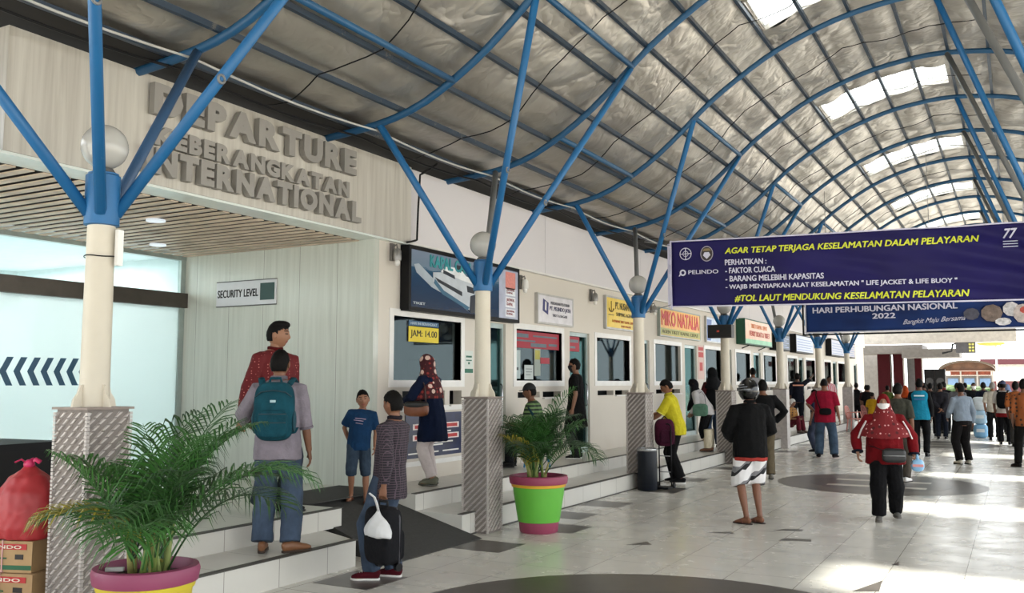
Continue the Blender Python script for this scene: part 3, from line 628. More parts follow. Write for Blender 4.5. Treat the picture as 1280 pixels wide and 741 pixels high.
# notices on windows
def sheet(name, label, y0, y1, z0, z1, col, x=XW+.004, lines=None, cat='notice', ttl=None, tcol='#222222', th=.004):
    r = empty(name, (x, (y0+y1)/2, z0), label, cat); w2 = (y1-y0)/2; h = z1-z0
    MB().bounds((0, -w2, 0), (th, w2, h)).build('paper', mat(col, .6, var=.04), r)
    if ttl: text('lettering', ttl, (th, -w2*.88, h*.22), RT, UP, w2*1.76, h*.56, mat(tcol, .5), r, .002, .012)
    if lines:
        q = MB()
        for (a, b, c, d_) in lines: q.bounds((th, -w2+2*w2*a, h*c), (th+.0015, -w2+2*w2*b, h*d_))
        q.build('print', mat(tcol, .6), r)
    return r
sheet('time_notice', 'yellow notice reading JAM 14.00 in the first ticket window', 9.68, 10.38, 2.20, 2.40, '#d9c233', XW-.045, ttl='JAM: 14.00', tcol='#20200f')
sheet('window_header', 'pale blue printed strip above the yellow time notice in the first window', 9.68, 10.38, 2.41, 2.475, '#3c5f80', XW-.045, ttl='HARI INI BERANGKAT', tcol='#b9c6d2')
sheet('notice', 'white and green notice on the wall right of the first window', 10.98, 11.2, 1.80, 2.12, '#cfd6d0', lines=[(.15, .85, .7, .78), (.15, .85, .55, .6), (.4, .6, .4, .5), (.0, 1, .02, .2)], tcol='#2f6a55')
def posterm():
    t = NT('printed_poster'); v = t.coord('Object', (1, .6, 1)); t.base(t.ramp(t.noise(v, 2.2, 5, .6, 1.2), [(.35, '#080e30'), (.58, '#0e1d4c'), (.78, '#17507a')])); t.set(Roughness=.35); return t.m
r = empty('price_poster', (XW+.006, 10.22, .70), 'dark blue price poster with red and white bars under the first window', 'poster')
MB().bounds((0, -.66, 0), (.006, .67, .57)).build('paper', posterm(), r)
for z in (.36, .22):
    q = MB(); q.bounds((.006, -.5, z), (.008, .60, z+.075)); q.build('bar', mat('#e6d9d6', .5), r)
    for a, b in ((-.46, -.05), (.0, .22), (.27, .56)): MB().bounds((.008, a, z+.015), (.009, b, z+.06)).build('bar', mat('#b8302e', .5), r)
q = MB()
for z, a, b in ((.31, .05, .4), (.29, .05, .3), (.17, -.3, .45), (.14, -.3, .2), (.05, -.6, -.3), (.05, -.2, .1), (.05, .2, .6), (.46, -.05, .1)): q.bounds((.006, a, z), (.0075, b, z+.018))
q.build('print', M_WHITE, r)
MB().bounds((XW+.0, 9.3, .60), (XW+.02, 10.95, .66)).build('trim_1', M_FRAME)['kind'] = 'structure'
MB().bounds((XW+.0, 9.2, 1.30), (XW+.03, 11.0, 1.35)).build('trim_2', M_FRAME)['kind'] = 'structure'
# prints behind the second window / second door: red banners
def winprint(label, y0, y1, z0, z1, col, lines, tc='#d8c9c4'): return sheet('window_print', label, y0, y1, z0, z1, col, XW-.045, lines, 'notice', None, tc)
winprint('red route banner across the top of the second window', 12.51, 14.12, 2.22, 2.49, '#9c2436', [(.03, .3, .62, .85), (.35, .7, .1, .32), (.4, .95, .7, .8), (.05, .45, .38, .48), (.75, .95, .2, .35)], '#5b6a74')
winprint('red route banner at the top of the second glass door', 14.52, 14.95, 2.22, 2.48, '#a02638', [(.1, .9, .6, .8), (.1, .6, .2, .35)], '#6d7a80')
winprint('white paper in the lower left of the second window', 12.55, 12.72, 1.73, 2.18, '#a9b8b8', [(.2, .6, .3, .4)], '#333a3c')
winprint('white list taped low in the second window', 12.86, 13.16, 1.72, 1.95, '#b9c1c0', [(.15, .85, .7, .75), (.15, .85, .5, .55), (.15, .7, .3, .35)], '#778080')
winprint('narrow yellow and grey price strip in the second window', 13.2, 13.42, 1.78, 2.22, '#9aa49c', [(.1, .9, .6, .95)], '#a8a24a')
winprint('small red label among the white lines in the second window', 13.4, 13.75, 1.98, 2.08, '#a5303f', None)
q = sheet('pillar_notice', 'tall pink and white notice strip on the pillar right of the third door', 21.78, 22.26, 1.75, 2.58, '#d7b7ae', lines=[(.1, .9, .85, .95), (.1, .9, .65, .8), (.25, .75, .25, .5)], tcol='#c04a48')
# simple furniture seen through the panes
def cabinet(label, y, x=-8.6, c='#8b9396', h=1.9, w_=.9):
    r = empty('office_cabinet', (x, y, .42), label, 'cabinet'); MB().bounds((-.25, -w_/2, 0), (.25, w_/2, h)).build('body', mat(c, .5), r)
    for s in (-1, 1): dd = MB().bounds((.25, s*w_/4-w_/4+.01, .05), (.27, s*w_/4+w_/4-.01, h-.05)).build('door', mat(c, .45), r); MB().box((.28, s*.04, h*.55), (.02, .02, .14)).build('handle', M_CHROME, dd)
cabinet('grey steel cabinet inside the booth behind the third window', 16.1); cabinet('pale cabinet inside the booth behind the fourth window', 19.9, c='#b9a6a6'); cabinet('grey cabinet inside the booth behind the first window', 9.7, -9.1, '#7b8488')
for k, (y, lab) in enumerate(((10.55, 'dark monitor on the counter behind the first window'), (23.2, 'dark monitor on the counter behind the fifth window'), (29.3, 'dark monitor on the counter behind the seventh window'))):
    r = empty('monitor', (-7.35, y, 1.62), lab, 'monitor'); MB().box((0, 0, .22), (.03, .45, .28)).build('screen', M_BLACK, r); MB().box((-.03, 0, .05), (.03, .05, .12)).build('neck', M_DARK, r); MB().box((-.03, 0, -.0), (.16, .2, .02)).build('foot', M_DARK, r)
struct(MB().bounds((-7.6, 8.98, 1.56), (XW-.15, 49.4, 1.60)).build('trim_counter', mat('#9a9c9a', .4)))
# security level sign
r = empty('security_sign', (-8.94, 8.878, 2.69), 'white SECURITY LEVEL sign with a dark green square on the streaked wall', 'sign')
q = MB(); q.bounds((-.54, -.016, 0), (.54, 0, .33)); q.build('plate', mat('#c9c9cc', .35, var=.03), r); q = MB(); q.bounds((-.54, -.02, .325), (.54, 0, .337)); q.bounds((-.54, -.02, -.008), (.54, 0, .004)); q.build('rail', mat('#4b4a48', .5), r)
MB().bounds((.26, -.019, .06), (.51, -.016, .285)).build('level_square', mat('#123a33', .4), r); text('lettering', 'SECURITY LEVEL', (-.515, -.016, .115), (1, 0, 0), UP, .74, .105, M_BLACK, r, .003, .02)
# departure lettering, every letter a part
r = empty('departure_sign', (-6.74, 5.3, 3.5), 'raised grey DEPARTURE KEBERANGKATAN INTERNATIONAL lettering on the fascia', 'sign')
M_LET = mat('#918d87', .5, .0, var=.06); M_LETS = mat('#b9b7b3', .35, .5)
def letters(s, y0, y1, z0, z1, depth):
    ws = []; 
    for ch in s:
        vs, fs = text_me(ch, 1, depth, .06); ws.append((max(v.x for v in vs)-min(v.x for v in vs)))
    gap = .085; tot = sum(ws)+gap*(len(s)-1); k = (y1-y0)/tot; y = y0
    for ch, ww in zip(s, ws):
        vs, fs = text_me(ch, 1, depth, .06); x0 = min(v.x for v in vs); b0 = min(v.y for v in vs); b1 = max(v.y for v in vs); mb = MB()
        mb.add([(v.z+depth/2+.015, y-5.3+(v.x-x0)*k, z0-3.5+(v.y-b0)/(b1-b0)*(z1-z0)) for v in vs], fs)
        o = mb.build('letter', M_LET, r); y += (ww+gap)*k
letters('DEPARTURE', 5.43, 8.30, 4.075, 4.36, .07); letters('KEBERANGKATAN', 5.47, 8.20, 3.80, 3.98, .05); letters('INTERNATIONAL', 5.37, 8.40, 3.53, 3.77, .07)

# ================================================================== BANNERS ACROSS THE PASSAGE
BY = 14.2
def warp1(p):
    u = (p.x+4.86)/5.2; w_ = .012*sin(7*(p.x*.5+p.z*2.4)+1.2)*u+.016*nz(p.x*1.2+p.z*1.5, p.z*2.6, 5)+.024*sin(15*(p.x*.33+p.z*1.25)+2.5*nz(p.x*.8, p.z*1.5, 2))*max(0, u-.25)+.018*sin(pi*u)
    return Vector((p.x, p.y+w_*1.6, p.z-.11*u-.0*sin(pi*u)))
def cloth(name, x0, x1, z0, z1, y, warp, m, th=.004, nx=90, nz_=24):
    mb = MB(); 
    for off in (0, th):
        for j in range(nz_+1):
            for i in range(nx+1): mb.v.append(warp(Vector((x0+(x1-x0)*i/nx, y+off, z0+(z1-z0)*j/nz_))))
    N = (nx+1)*(nz_+1)
    for j in range(nz_):
        for i in range(nx):
            a = j*(nx+1)+i; mb.f.append([a, a+1, a+nx+2, a+nx+1]); mb.f.append([N+a, N+a+nx+1, N+a+nx+2, N+a+1]); mb.mi += [0, 0]
    def edge(ids):
        for a, b in zip(ids, ids[1:]): mb.f.append([a, b, N+b, N+a]); mb.mi.append(0)
    edge([i for i in range(nx+1)]); edge([nz_*(nx+1)+i for i in range(nx, -1, -1)]); edge([j*(nx+1) for j in range(nz_, -1, -1)]); edge([j*(nx+1)+nx for j in range(nz_+1)])
    return mb, m
def banner_mat(c1, c2):
    t = NT('banner_vinyl'); v = t.coord('Object', (1, 1, 1)); t.base(t.ramp(t.noise(v, .8, 3), [(.3, c1), (.75, c2)])); t.set(Roughness=.5); t.p.inputs['Specular IOR Level'].default_value = .2; return t.m
ban = empty('safety_banner', (0, 0, 0), 'long purple blue safety banner with yellow and white lettering hung across the passage', 'banner')
mb, m = cloth('sheet', -4.86, .62, 2.90, 3.96, BY, warp1, banner_mat('#1a1446', '#231d5c')); mb.build('sheet', m, ban, True)
hem = MB()
for z in (2.888, 3.952):
    hem.rings([[warp1(Vector((x, BY-.008+a, z+b))) for a, b in ((0, 0), (0, .02), (.014, .02), (.014, 0))] for x in [-4.87+5.5*i/60 for i in range(61)]])
hem.bounds((-4.885, BY-.01, 2.86), (-4.86, BY+.02, 3.98)); hem.bounds((-4.93, BY, 2.89), (-4.90, BY+.02, 3.93)); hem.build('hem', mat('#cfcbe0', .5), ban)
YEL = mat('#d6dc3a', .5, var=.03); WT = mat('#d5d4e6', .5, var=.03)
def bt(s, x0, x1, z0, z1, m, shear=0, bold=.028):
    off = lambda x: .11*(x+4.86)/5.2
    return text('lettering', s, (x0, BY-.009, z0+off(x0)), (1, 0, 0), UP, x1-x0, z1-z0, m, ban, .003, bold, shear, warp1, 1, 0.0)
bt('AGAR TETAP TERJAGA KESELAMATAN DALAM PELAYARAN', -3.98, -.38, 3.675, 3.80, YEL, .2, .03)
bt('PERHATIKAN :', -3.98, -3.33, 3.52, 3.61, WT); bt('- FAKTOR CUACA', -3.98, -3.20, 3.39, 3.48, WT); bt('- BARANG MELEBIHI KAPASITAS', -3.98, -2.48, 3.26, 3.35, WT)
bt('- WAJIB MENYIAPKAN ALAT KESELAMATAN " LIFE JACKET & LIFE BUOY "', -3.98, -.68, 3.12, 3.215, WT); bt('#TOL LAUT MENDUKUNG KESELAMATAN PELAYARAN', -3.84, -.53, 2.93, 3.04, YEL, .2, .03)
bt('PELINDO', -4.58, -4.09, 3.41, 3.475, WT, 0, .015); bt('77', -.09, .09, 3.655, 3.785, WT, .35, .03)
def ringmesh(cx, cz, r0, r1, m, n=28, wx=1.0):
    q = MB(); off = .11*(cx+4.86)/5.2
    q.rings([[warp1(Vector((cx+wx*rr*cos(2*pi*i/n), BY-.014+yy, cz+off+rr*sin(2*pi*i/n)))) for rr, yy in ((r0, 0), (r1, 0), (r1, .004), (r0, .004))] for i in range(n)]+[[warp1(Vector((cx+wx*rr, BY-.014+yy, cz+off))) for rr, yy in ((r0, 0), (r1, 0), (r1, .004), (r0, .004))]], False); q.build('emblem', m, ban); 
def patch(pts, m, dy=.012):
    q = MB(); n = len(pts); A = [warp1(Vector((x, BY-dy, z+.11*(x+4.86)/5.2))) for x, z in pts]; B = [a+Vector((0, .004, 0)) for a in A]
    q.add(A+B, [tuple(range(n)), tuple(reversed(range(n, 2*n)))]+[(i, (i+1) % n, n+(i+1) % n, n+i) for i in range(n)]); q.build('emblem', m, ban)
ringmesh(-4.62, 3.745, .088, .100, WT); ringmesh(-4.62, 3.745, .04, .048, WT, 20)
patch([(-4.72, 3.74), (-4.52, 3.74), (-4.52, 3.752), (-4.72, 3.752)], WT); patch([(-4.626, 3.65), (-4.614, 3.65), (-4.614, 3.84), (-4.626, 3.84)], WT)
patch([(-4.27+.10*cos(2*pi*i/24), 3.725+.125*sin(2*pi*i/24)) for i in range(24)], mat('#3a3133', .5)); ringmesh(-4.27, 3.725, .112, .125, mat('#a8a2b0', .5), 28, .82)
patch([(-4.33, 3.70), (-4.27, 3.64), (-4.21, 3.70), (-4.235, 3.75), (-4.305, 3.75)], WT, .016); patch([(-4.34, 3.77), (-4.20, 3.77), (-4.23, 3.81), (-4.31, 3.81)], mat('#8a7a56', .5), .016)
ringmesh(-4.67, 3.44, .028, .052, WT, 20); patch([(-4.74, 3.385), (-4.72, 3.385), (-4.69, 3.44), (-4.705, 3.45)], WT)
for z in (3.575, 3.535, 3.495): patch([(-.09, z+.03), (.09, z+.03), (.09, z+.042), (-.09, z+.042)], WT)
for z, tz in ((3.90, 4.0), (2.93, 2.82)): MB().tube([(-4.88, BY, z), (-5.33, BY+.02, tz)], .008, 6).build('rope', M_GREY, ban)
for z, tz in ((3.80, 3.9), (2.80, 2.8)): MB().tube([(.62, BY+.02, z), (.70, BY+.0, tz)], .008, 6).build('rope', M_GREY, ban)
# second banner on a frame further back
B2 = 21.0
ban2 = empty('anniversary_banner', (0, 0, 0), 'dark blue framed transport day banner hanging behind the purple one', 'banner')
def warp2(p): return Vector((p.x, p.y+.02*nz(p.x*1.4, p.z*2, 8)+.008*sin(9*(p.x*.3+p.z*1.8)), p.z))
mb, m = cloth('sheet', -4.10, .9, 2.76, 4.05, B2, warp2, banner_mat('#14234f', '#1e3f80'), nx=60, nz_=16); mb.build('sheet', m, ban2, True)
q = MB()
for a, b in (((-4.16, 2.71), (.95, 2.745)), ((-4.16, 4.07), (.95, 4.105)), ((-4.16, 2.745), (-4.125, 4.07)), ((.915, 2.745), (.95, 4.07))): q.bounds((a[0], B2-.02, a[1]), (b[0], B2+.03, b[1]))
q.build('frame', M_BLACK, ban2); q = MB(); q.bounds((-4.10, B2-.045, 2.755), (.9, B2-.03, 2.785)); q.bounds((-4.10, B2-.045, 2.755), (-4.07, B2-.03, 4.05)); q.build('hem', mat('#c9c9d4', .5), ban2)
def bt2(s, x0, x1, z0, z1, shear=0, bold=.03, slope=0): return text('lettering', s, (x0, B2-.008, z0), (1, 0, 0), UP, x1-x0, z1-z0, WT, ban2, .004, bold, shear, warp2, 1, slope)
bt2('HARI PERHUBUNGAN NASIONAL', -3.93, -1.02, 3.20, 3.33); bt2('2022', -2.69, -2.22, 3.04, 3.16); bt2('Bangkit Maju Bersama', -2.08, -.88, 2.87, 3.0, .5, .0, .05)
for k, (x0, x1, z0, z1, c) in enumerate(((-.92, -.62, 2.95, 3.2, '#4a4a58'), (-.6, -.2, 2.9, 3.26, '#7a6a62'), (-.2, .1, 3.0, 3.3, '#c9c6c8'), (-.02, .3, 2.86, 3.25, '#b8aca8'), (.1, .3, 3.05, 3.2, '#b0483e'), (-.35, -.05, 2.82, 2.98, '#d2d0d2'))):
    q = MB(); n = 9; q.prism([(0, 0)]*0 or [((x0+x1)/2+(x1-x0)/2*(1+.25*nz(i, k))*cos(2*pi*i/n), (z0+z1)/2+(z1-z0)/2*(1+.3*nz(i, k+9))*sin(2*pi*i/n)) for i in range(n)], 0, .003)
    q.v = [Vector((v.x, B2-.03-.004*k-v.z, v.y)) for v in q.v]; q.build('printed_figure', mat(c, .6, scale=14, var=.35), ban2)
for x in (-3.6, -1.5, .6): MB().tube([(x, B2, 4.1), (x, B2, zprof(x)-.02)], .006, 6).build('rope', M_GREY, ban2)
# ================================================================== PEOPLE
V3 = Vector
def ik(a, c, l1, l2, pole):
    d = c-a; L = max(.08, min(d.length, (l1+l2)*.998)); u = d.normalized(); ca = max(-1, min(1, (l1*l1+L*L-l2*l2)/(2*l1*L)))
    p = V3(pole); p = (p-u*p.dot(u)).normalized(); return a+u*l1*ca+p*l1*sqrt(1-ca*ca), a+u*L
TORSO = [(-.12, .10, .085, 0), (-.04, .158, .112, -.01), (.06, .150, .108, -.005), (.16, .138, .098, 0), (.28, .152, .108, .0), (.38, .166, .108, 0), (.45, .168, .092, -.005), (.50, .115, .070, -.01), (.54, .060, .058, -.005)]
def heading(x, y, phi):
    """phi 0 looks away from the camera position, 90 to its right, 180 towards it"""
    a = atan2(y, x); return a-radians(phi)
def head_mesh(hm, nu, nv):
    vs = []; fs = []; mi = []; loc = []
    for i in range(nv+1):
        th = pi*i/nv
        for j in range(nu):
            ph = 2*pi*j/nu; dx, dy, dz = sin(th)*cos(ph), sin(th)*sin(ph), cos(th)
            x, y, z = .077*dx, .098*dy, .120*dz
            if dz < 0: x *= 1-.26*dz*dz*(1 if dy > -.2 else .6); y *= (1-.10*dz*dz) if dy > 0 else (1-.30*dz*dz)
            if dy > 0:
                ax = abs(x)
                y += .018*exp(-(x/.012)**2)*(exp(-((z+.022)/.017)**2)+.45*exp(-((z-.002)/.02)**2))+.006*exp(-((ax-.014)/.008)**2-((z+.03)/.01)**2)
                y -= .009*exp(-((ax-.033)/.016)**2-((z-.012)/.013)**2); y += .005*exp(-((z-.034)/.012)**2-(x/.05)**2)
                y += .007*exp(-(x/.024)**2-((z+.060)/.009)**2)+.009*exp(-(x/.026)**2-((z+.098)/.018)**2)+.004*exp(-((ax-.045)/.02)**2-((z+.015)/.02)**2)
            vs.append(V3((x, y, z))); loc.append((dx, dy, dz))
    for i in range(nv):
        for j in range(nu):
            a = i*nu+j; b = i*nu+(j+1) % nu; fs.append((a, a+nu, b+nu, b)); c = (vs[a]+vs[b]+vs[a+nu]+vs[b+nu])/4; k = 0
            if c.y > .04:
                ax = abs(c.x)
                if ((ax-.032)/.014)**2+((c.z-.011)/.0065)**2 < 1: k = 1
                elif abs(c.z-.037+.12*(ax-.03)) < .0042 and .014 < ax < .052: k = 1
                elif abs(c.z+.061) < .008 and ax < .024: k = 2
            mi.append(k)
    return vs, fs, mi
def shell(scale, keep, nu=36, nv=24, jit=0, low=.86, seed=0):
    vs = []; fs = []
    for i in range(nv+1):
        th = pi*i/nv
        for j in range(nu):
            ph = 2*pi*j/nu; dx, dy, dz = sin(th)*cos(ph), sin(th)*sin(ph), cos(th)
            k = keep(dx, dy, dz); s = scale if k else low
            if k and jit: s += jit*nz(dx*9+seed, dy*9, dz*9)
            x, y, z = .077*dx, .098*dy, .120*dz
            if dz < 0: x *= 1-.2*dz*dz; y *= 1-.15*dz*dz
            vs.append(V3((x, y, z))*s)
    for i in range(nv):
        for j in range(nu): a = i*nu+j; b = i*nu+(j+1) % nu; fs.append((a, a+nu, b+nu, b))
    return vs, fs
def hair_keep(dx, dy, dz, front=.52, back=-.55, side=-.05):
    az = abs(atan2(dx, dy)) if abs(dx)+abs(dy) > 1e-6 else 0
    if az < .75: t = front+.06*cos(az*4)
    elif az < 1.3: t = front+(side+.25-front)*(az-.75)/.55
    elif az < 1.55: t = side+.25-(.45)*(az-1.3)/.25
    elif az < 1.9: t = side+.10
    else: t = back
    return dz > t
SKIN = '#9a6a4c'
def skin_mat(c):
    k = ('skin', c)
    if k not in _m:
        t = NT('skin'); v = t.coord(); b = tuple(q*.72 for q in lin(c)[:3]); t.base(t.ramp(t.noise(v, 12, 3), [(.3, tuple(x*.88 for x in b[:3])+(1,)), (.7, b+(1,))])); t.set(Roughness=.55); t.p.inputs['Subsurface Weight'].default_value = .0; _m[k] = t.m
    return _m[k]
M_HAIR = mat('#0b0908', .7, var=.3, scale=40, spec=.15)
def wrinkle(me, amp, sc, seed, s):
    no = [v.normal.copy() for v in me.vertices]
    for v, n in zip(me.vertices, no):
        p = v.co/s; d = noise.noise(V3((p.x*sc+seed, p.y*sc, p.z*sc*.55)))+.5*noise.noise(V3((p.x*sc*2.3, p.y*sc*2.3+seed, p.z*sc*1.6))); v.co += n*(d*amp*s)
def person(label, x, y, z=0, phi=0, H=1.7, name='person', near=1, w=1.0, belly=0, lean=(0, 0), pelvis=(0, 0, .93), head=(0, 0, 0), hR=None, hL=None, pR=None, pL=None, fR=(.10, 0, 0, 8), fL=(-.10, 0, 0, -8),
           kneeR=(.1, 1, 0), kneeL=(-.1, 1, 0), curl=(.5, .5), palm=(None, None), skin=SKIN, top=None, bottom=None, shoes=None, hair='short', hcol=None, hs=1.0, twist=0, extras=None, group=None, handsdir=(None, None)):
    s = H/1.72; vox = (.0095, .0105) if near > 1 else ((.012, .013) if near == 1 else (.017, .018))
    seed = (x*13.7+y*7.3) % 50
    pel = V3(pelvis); N = pel+V3((lean[0], lean[1], sqrt(max(.05, .53**2-lean[0]**2-lean[1]**2)))); sp = (N-pel).normalized()
    tw = Matrix.Rotation(radians(twist), 3, 'Z'); fwd = (V3((0, 1, 0))-sp*sp.y).normalized(); rgt = (tw @ fwd.cross(sp)).normalized(); fwd2 = sp.cross(rgt)
    def tc(h): return pel+(sp*h if h > 0 else V3((0, 0, h)))
    sh = [tc(.448)+rgt*sg*.168*(1+(w-1)*.6) for sg in (1, -1)]
    hip = [pel+V3((sg*.088, 0, -.03)) for sg in (1, -1)]
    hT = [V3(hR) if hR else sh[0]+V3((.05, .03, -.52)), V3(hL) if hL else sh[1]+V3((-.05, .03, -.52))]
    poles = [V3(pR or (.5, -1, -.1)), V3(pL or (-.5, -1, -.1))]
    arms = [];
    for i in (0, 1): e, wr = ik(sh[i], hT[i], .285, .255, poles[i]); arms.append((sh[i], e, wr))
    legs = []
    for i, f in ((0, fR), (1, fL)):
        an = V3((f[0], f[1]-.02, f[2]+.085)); k, an = ik(hip[i], an, .43, .425, (kneeR, kneeL)[i]); legs.append((hip[i], k, an))
    # ---- body
    b = MB(); n = 14
    def tring(h, rx, ry, oy, grow=0, bl=0):
        c = tc(h); R, F = (rgt, fwd2) if h > .2 else (V3((1, 0, 0)), V3((0, 1, 0)) if h <= 0 else fwd2)
        out = []
        for k in range(n):
            a = 2*pi*k/n; ca, sa = cos(a), sin(a); p = c+R*((rx*w+grow)*ca)+F*((ry+grow)*sa*(1+(bl if sa > 0 else 0))+oy); out.append(p)
        return out
    b.rings([tring(h, rx, ry, oy, 0, belly*exp(-((h-.13)/.14)**2)) for h, rx, ry, oy in TORSO])
    for i in (0, 1):
        A, E_, W_ = arms[i]; b.tube([A+(tc(.45)-A)*.3, A, A.lerp(E_, .5), E_, E_.lerp(W_, .4), W_], [.055, .052, .045, .039, .038, .026], 10)
        A, K, F_ = legs[i]; b.tube([A+V3((0, 0, .04)), A.lerp(K, .3), A.lerp(K, .75), K, K.lerp(F_, .35), K.lerp(F_, .8), F_], [.085, .082, .066, .054, .054, .036, .035], 10)
        f = (fR, fL)[i]; q = Matrix.Rotation(radians(-f[3]), 3, 'Z'); d = q @ V3((0, 1, 0)); lat = q @ V3((1, 0, 0)); base = V3((F_.x, F_.y, F_.z-.085))
        b.tube([base+d*a+V3((0, 0, zz)) for a, zz in ((-.055, .034), (-.03, .045), (.03, .045), (.09, .032), (.14, .022), (.175, .016))], [(.022, .024), (.030, .04), (.031, .042), (.038, .030), (.040, .020), (.024, .012)], 10, up=lat)
    hc = N+sp*.02+Matrix.Rotation(radians(-head[0]), 3, 'Z') @ V3((0, .022, .118))
    b.tube([N-sp*.05, N+sp*.03, hc+V3((0, -.015, -.05))], [.062, .053, .05], 10)
    fm_ = MB()
    for i, sg in ((0, 1), (1, -1)):
        A, E_, W_ = arms[i]; d = V3(handsdir[i]).normalized() if handsdir[i] else (W_-E_).normalized()
        nn = V3(palm[i]) if palm[i] else V3((-sg, 0, 0)); nn = (nn-d*nn.dot(d)); nn = nn.normalized() if nn.length > .1 else V3((0, 0, -1)); sd = d.cross(nn)
        b.tube([W_-d*.01, W_+d*.02, W_+d*.055, W_+d*.088], [(.026, .02), (.034, .018), (.041, .017), (.038, .013)], 10, up=sd)
        c = curl[i]
        for k, L in enumerate((.066, .076, .071, .056)):
            kk = (1.5-k)*sg; p = W_+d*.080+sd*(kk*.0195); dd = d.copy(); pts = [p-d*.012]; pts.append(p)
            for q_, fr in enumerate((.42, .33, .25)):
                a = c*(.5+.35*q_); dd = (dd*cos(a)+nn*sin(a)).normalized(); nn_ = nn; p = p+dd*L*fr*1.05; pts.append(p)
            fm_.tube(pts, [.0088, .0088, .008, .0074, .0055], 7)
        p = W_+d*.022+sd*(sg*.026); t1 = (d*.62+sd*sg*.62+nn*(.25+.3*c)).normalized(); t2 = (d*.85+sd*sg*.15+nn*(.3+.5*c)).normalized()
        fm_.tube([p-t1*.01, p, p+t1*.034, p+t1*.034+t2*.032], [.011, .0115, .0098, .007], 7)
    bm_ = remesh(b, vox[0], 2)
    o = MB(); o.add([v.co for v in bm_.vertices], [list(p.vertices) for p in bm_.polygons], 0); bpy.data.meshes.remove(bm_)
    o.add(fm_.v, fm_.f, 0)
    Rh = Matrix.Rotation(radians(-head[0]), 3, 'Z') @ Matrix.Rotation(radians(head[2]), 3, 'Y') @ Matrix.Rotation(radians(head[1]), 3, 'X')
    hsc = hs
    vs, fs, mi = head_mesh(None, *((64, 44) if near > 1 else ((44, 30) if near == 1 else (26, 18))))
    hc2 = hc+V3((0, 0, .118*(hsc-1)*.6))
    def H_(v): return hc2+Rh @ (v*hsc)
    off = len(o.v); o.v += [H_(v) for v in vs]
    for f, k in zip(fs, mi): o.f.append([i+off for i in f]); o.mi.append(k)
    for sg in (1, -1):
        m2 = MB(); m2.ell((0, 0, 0), (.011, .021, .033), 10, 8); o.add([H_(V3((sg*.077, -.006, -.006))+Matrix.Rotation(sg*.35, 3, 'Z') @ v) for v in m2.v], m2.f, 0)
    for v in range(len(o.v)): o.v[v] = o.v[v]*s
    root = o.build(name, [skin_mat(skin), M_HAIR, mat('#8a4f44', .5)], None, True)
    root.location = (x, y, z); root.rotation_euler = (0, 0, heading(x, y, phi)-pi/2); tag(root, label, 'person', group)
    def wear(mb, nm, m, voxel=None, amp=.005, sc=9, parent=None, smooth=2):
        me = remesh(mb, voxel or vox[1], smooth)
        for v in me.vertices: v.co *= s
        if amp: wrinkle(me, amp, sc, seed, s)
        me.materials.append(m); me.polygons.foreach_set('use_smooth', [True]*len(me.polygons)); return link(nm, me, parent or root)
    def wear_raw(mb, nm, m, parent=None):
        for i in range(len(mb.v)): mb.v[i] = mb.v[i]*s
        return mb.build(nm, m, parent or root, True)
    # ---- trousers / shorts / skirt
    if bottom:
        B = dict(name='trousers', len=1.0, loose=.012, knee=.074, hem=.072, mat=fabric('#30343c')); B.update(bottom); q = MB()
        if B.get('skirt'):
            zh = B['skirt']; rr = []
            for h, rx, ry, oy in ((.10, .150, .11, 0), (.0, .17, .125, -.005), (-.12, .185, .14, 0)): rr.append(tring(h, rx, ry, oy, B['loose']))
            fx = (legs[0][2].y+legs[1][2].y)/2*.4
            rr.append([V3((pel.x+(B.get('flare', .22))*cos(2*pi*k/n), pel.y+fx+.19*sin(2*pi*k/n), zh)) for k in range(n)]); q.rings(rr)
        else:
            g = B['loose']; q.rings([tring(h, rx, ry, oy, g*.8) for h, rx, ry, oy in ((-.10, .135, .11, 0), (-.04, .168, .127, -.01), (.05, .158, .118, -.005), (.08, .145, .105, 0))])
            lw = .35+.65*min(1.1, w)
            for i in (0, 1):
                A, K, F_ = legs[i]; A0 = A+V3((0, 0, .03)); fl = B['len']
                if fl > .5:
                    u = (fl-.5)/.5; end = K.lerp(F_, u*1.0) ; pts = [A0, A.lerp(K, .35), A.lerp(K, .75), K, K.lerp(end, .5), end]; rad = [.095+g*.5, .092+g*.6, .08+g*.6, B['knee']+g*.3, (B['knee']+B['hem'])/2+.002, B['hem']]
                    if fl < .7: pts = [A0, A.lerp(K, .35), A.lerp(K, .75), K, end]; rad = [.095+g*.5, .096+g*.7, .092+g*.8, B['hem'], B['hem']]
                else: end = A.lerp(K, fl*2); pts = [A0, A.lerp(end, .5), end]; rad = [.10+g, .098+g, B['hem']]
                q.tube(pts, [x_*lw for x_ in rad], 12)
        wear(q, B['name'], B['mat'], None, .010, 9)
        if B.get('stripe'):
            for i, sg in ((0, 1), (1, -1)):
                A, K, F_ = legs[i]; q = MB(); q.tube([K.lerp(A, .4)+V3((sg*.085, 0, 0)), K+V3((sg*.078, 0, 0)), K.lerp(F_, .9)+V3((sg*.066, 0, 0))], [(.012, .016)]*3, 8); wear_raw(q, 'side_stripe', B['stripe'])
